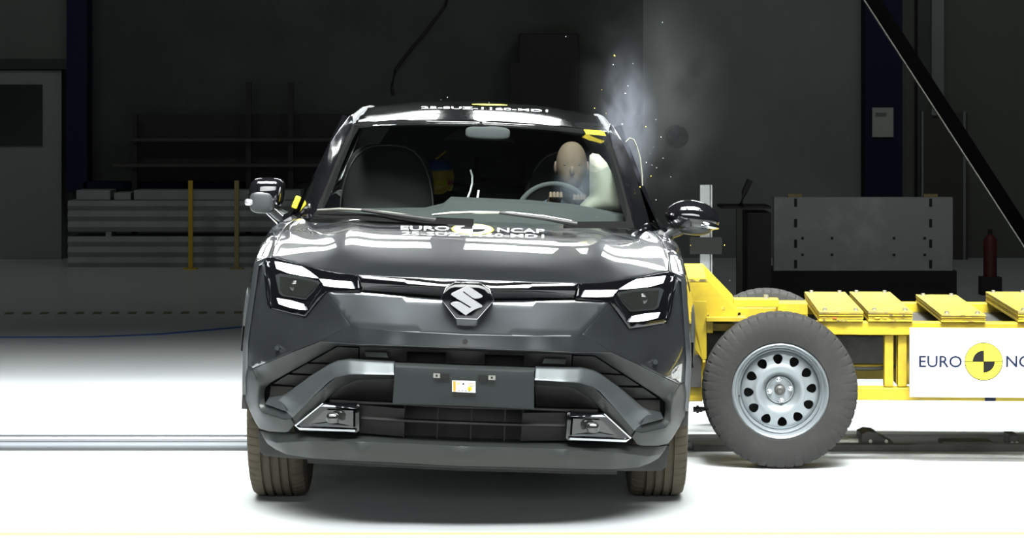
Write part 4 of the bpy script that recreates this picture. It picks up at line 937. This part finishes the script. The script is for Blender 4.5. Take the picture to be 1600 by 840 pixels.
# notice on the blue column
o = wbox('notice_sheet', 1363, 168, 1396, 214, WD-.33, .01, mat('notice_paper', (.30, .31, .29), .8)); tag(o, 'pale paper notice fixed on the blue column at right', 'notice')
wbox('notice_print', 1368, 176, 1385, 182, WD-.335, .004, mat('faint_print', (.12, .12, .12), .8), o)
# barrier slab
slm = mat('scuffed_steel_slab', (.27, .285, .275), .6, .1, noise=(2.2, (.40, .43, .42), .5, .75))
sl = empty('barrier_slab', (xs(1349, 19), 19, 0)); tag(sl, 'pale grey steel slab with two columns of slots, standing behind the trolley', 'slab')
def sb(nm, x0, y0, x1, y1, D, dep, m, bevel=0):
    o = wbox(nm, x0, y0, x1, y1, D, dep, m, bevel=bevel); o.parent = sl; o.matrix_parent_inverse = Matrix.Translation(-sl.location); return o
sb('slab_face', 1209, 308, 1489, 423, 19, .08, slm, .004); sb('slab_base', 1165, 423, 1495, 500, 19.05, .6, dk)
for x in (1243, 1454):
    for y in (310, 342, 374, 406): sb('slot', x-2, y, x+2.5, y+13, 18.995, .01, dk)
for x in (1254, 1300, 1397, 1445):
    for y in (372, 398): sb('bolt_hole', x-2, y-2, x+2, y+2, 18.995, .01, dk)
for x in (1241, 1453): sb('lifting_eye', x-10, 303, x+12, 308, 19.02, .04, yp2)
# aluminium post behind the mirror
al = mat('aluminium_profile', (.42, .44, .44), .4, .5)
ap = empty('aluminium_post', (W(1103, 400, 14.6).x, 14.6, 0)); tag(ap, 'pale aluminium profile post rising behind the right door mirror', 'post')
def apb(nm, x0, y0, x1, y1, D, dep, m):
    o = wbox(nm, x0, y0, x1, y1, D, dep, m); o.parent = ap; o.matrix_parent_inverse = Matrix.Translation(-ap.location); return o
apb('profile', 1094, 289, 1109, 640, 14.6, .06, al); apb('profile_flange', 1110.5, 289, 1113, 640, 14.6, .06, al); apb('profile_web', 1108, 290, 1111, 640, 14.62, .04, M['darksteel'])
apb('clamp_block', 1078, 371, 1128, 397, 14.55, .04, dk)
# cart with a slanted handle
ct = empty('equipment_cart', (xs(1160, 17), 17, 0)); tag(ct, 'dark equipment cart with a slanted pole left of the grey slab', 'cart')
def cb(nm, x0, y0, x1, y1, D, dep, m):
    o = wbox(nm, x0, y0, x1, y1, D, dep, m); o.parent = ct; o.matrix_parent_inverse = Matrix.Translation(-ct.location); return o
cb('cart_frame', 1151, 325, 1160, 560, 17, .05, dk2); cb('cart_body', 1168, 332, 1205, 560, 17.1, .5, dk); cb('cart_shelf', 1128, 322, 1205, 326, 17, .4, dk)
o = MB().tube([W(1157, 322, 17), W(1163, 300, 17), W(1172, 281, 17)], [.018, .02, .022], 8).build('slanted_pole', dk, ct, 60); o.matrix_parent_inverse = Matrix.Translation(-ct.location)
# boom across the upper right corner
def boom():
    D = 17.5; a = W(1342, -12, D); b = W(1640, 448, D); c = W(1378, -12, D+.1); e = W(1640, 412, D+.1)
    r = empty('boom', tuple(a)); tag(r, 'black diagonal boom with a thin bright lower edge, crossing the upper right corner', 'boom')
    d = (b-a).normalized(); n = Vector((d.z, 0, -d.x)); n = -n if n.x < 0 else n
    def strip(nm, o0, o1, y0, y1, m):
        vs = [p-a+n*o+Vector((0, y, 0)) for p in (a, b) for o in (o0, o1) for y in (y0, y1)]
        mk(nm, vs, [(0, 1, 3, 2), (4, 6, 7, 5), (0, 4, 5, 1), (2, 3, 7, 6), (0, 2, 6, 4), (1, 5, 7, 3)], m, r)
    strip('boom_body', .006, .105, 0, .10, mat('boom_black', (.003, .003, .003), .9, spec=.1)); strip('boom_edge', -.002, .006, -.01, .03, M['steel'])
    p = W(1470, 195, D); q = W(1500, 240, D)
    return r
boom()
o = MB().tube([(0, 0, 0), (0, 0, .30), (0, 0, .34)], [.055, .055, .02], 16).build('fire_extinguisher', mat('extinguisher_red', (.07, .008, .006), .6), None, 60); o.location = (W(1547, 420, 20).x, 20, H-(432-YH)/F*20)
MB().tube([(0, 0, .34), (0, 0, .38)], .018, 8).build('valve_head', dk, o); MB().box(-.08, .08, -.08, .08, -o.location.z, 0).build('stand', dk, o)
tag(o, 'small red fire extinguisher standing in the dark at far right', 'extinguisher')

# ================================================================ FLYING DEBRIS
frag = [(884, 57, 1.6, 0), (960, 87, 3, 1), (958, 101, 1.5, 0), (977, 146, 2.5, 0), (989, 99, 1.6, 0), (1009, 198, 2, 1), (1017, 275, 2.5, 1), (1010, 254, 1.4, 0), (929, 169, 2.2, 1), (947, 177, 1.5, 1), (972, 194, 2.5, 0), (1021, 230, 1.2, 0), (1026, 262, 1.2, 0), (1048, 276, 1.5, 0), (1016, 240, 1.2, 0), (1025, 187, 1.3, 0), (1033, 214, 1.2, 0), (699, 152, 1.4, 0), (689, 156, 1, 0), (764, 160, 1.2, 0), (1025, 312, 1.4, 0), (1079, 383, 2, 1), (1132, 383, 2, 1), (1140, 438, 1.2, 0), (1035, 35, 1.4, 0), (981, 134, 1.4, 0), (1000, 292, 2.4, 1), (1036, 247, 1.1, 0), (1019, 258, 1.1, 0), (940, 140, 1.2, 1)]
gm = mat('glass_crumb', (.8, .85, .85), .2); ym = mat('yellow_chip', (.8, .62, .08), .4)
base = None
for i, (x, y, s, k) in enumerate(frag):
    if base is None:
        bm = bmesh.new(); bmesh.ops.create_icosphere(bm, subdivisions=1, radius=1); 
        for v in bm.verts: v.co = Vector((v.co.x*random.uniform(.6, 1.5), v.co.y*random.uniform(.5, 1), v.co.z*random.uniform(.35, .9)))
        ms = []
        for m_ in (gm, ym): me = bpy.data.meshes.new('fragment'); bm.to_mesh(me); me.materials.append(m_); ms.append(me)
        bm.free(); base = ms
    o = bpy.data.objects.new('flying_fragment', base[k]); C.objects.link(o); D = 10.7+.02*(i % 17); o.location = W(x, y, D); q = s*D/F*.55; o.scale = (q, q, q); o.rotation_euler = (i, i*2, i*3)
    tag(o, 'tiny yellow chip flying in the air beside the car' if k else 'tiny pale glass crumb flying in the air around the car', 'fragment', 'yellow chips in the air' if k else 'glass crumbs in the air')

# ================================================================ SMOKE
def smoke(name, c, r, dens, label, nscale=3.0, col=(.78, .84, 1), rot=(0, 0, 0), top=0.0):
    o = MB().superell((0, 0, 0), (1, 1, 1), 2, 24, 12).build(name, None if False else M['void'], None, 60); o.location = c; o.scale = r; o.rotation_euler = rot
    m = bpy.data.materials.new(name+'_volume'); m.use_nodes = True; nt = m.node_tree; nt.nodes.clear(); L = nt.links.new
    out = nt.nodes.new('ShaderNodeOutputMaterial'); pv = nt.nodes.new('ShaderNodeVolumePrincipled'); pv.inputs['Color'].default_value = (*col, 1); pv.inputs['Anisotropy'].default_value = .25
    tc = nt.nodes.new('ShaderNodeTexCoord'); ln = nt.nodes.new('ShaderNodeVectorMath'); ln.operation = 'LENGTH'
    n = nt.nodes.new('ShaderNodeTexNoise'); n.inputs['Scale'].default_value = nscale; n.inputs['Detail'].default_value = 5; n.inputs['Roughness'].default_value = .55; n.inputs['Distortion'].default_value = .6
    mp = nt.nodes.new('ShaderNodeMapping'); mp.inputs['Scale'].default_value = (1, 1, 1.6)
    a = nt.nodes.new('ShaderNodeMapRange'); a.inputs[1].default_value = .15; a.inputs[2].default_value = 1.0; a.inputs[3].default_value = 1; a.inputs[4].default_value = 0
    a.interpolation_type = 'SMOOTHSTEP'
    b = nt.nodes.new('ShaderNodeMapRange'); b.inputs[1].default_value = .38; b.inputs[2].default_value = .72
    mu = nt.nodes.new('ShaderNodeMath'); mu.operation = 'MULTIPLY'; mu2 = nt.nodes.new('ShaderNodeMath'); mu2.operation = 'MULTIPLY'; mu2.inputs[1].default_value = dens
    sx = nt.nodes.new('ShaderNodeSeparateXYZ'); h = nt.nodes.new('ShaderNodeMapRange'); h.inputs[1].default_value = -1; h.inputs[2].default_value = 1; h.inputs[3].default_value = 1; h.inputs[4].default_value = top
    mu3 = nt.nodes.new('ShaderNodeMath'); mu3.operation = 'MULTIPLY'
    L(tc.outputs['Object'], ln.inputs[0]); L(ln.outputs['Value'], a.inputs[0]); L(tc.outputs['Object'], mp.inputs[0]); L(mp.outputs[0], n.inputs['Vector']); L(n.outputs['Fac'], b.inputs[0])
    L(a.outputs[0], mu.inputs[0]); L(b.outputs[0], mu.inputs[1]); L(mu.outputs[0], mu2.inputs[0]); L(tc.outputs['Object'], sx.inputs[0]); L(sx.outputs[2], h.inputs[0]); L(mu2.outputs[0], mu3.inputs[0]); L(h.outputs[0], mu3.inputs[1])
    L(mu3.outputs[0], pv.inputs['Density']); L(pv.outputs[0], out.inputs['Volume'])
    o.data.materials.clear(); o.data.materials.append(m); tag(o, label, 'smoke', kind='stuff'); return o
smoke('smoke', W(980, 190, 11.6), (.15, .15, .44), 15, 'bluish white smoke plume rising beside the right edge of the car roof', 1.6, top=.1)
smoke('smoke', W(1020, 140, 11.9), (.42, .3, .62), .75, 'thin grey smoke haze drifting up right of the car roof', 1.2, (.85, .9, .92), top=.5)
smoke('smoke', W(912, 285, 10.78), (.15, .06, .17), 30, 'faint bluish smoke inside the car in front of the driver', 1.4)
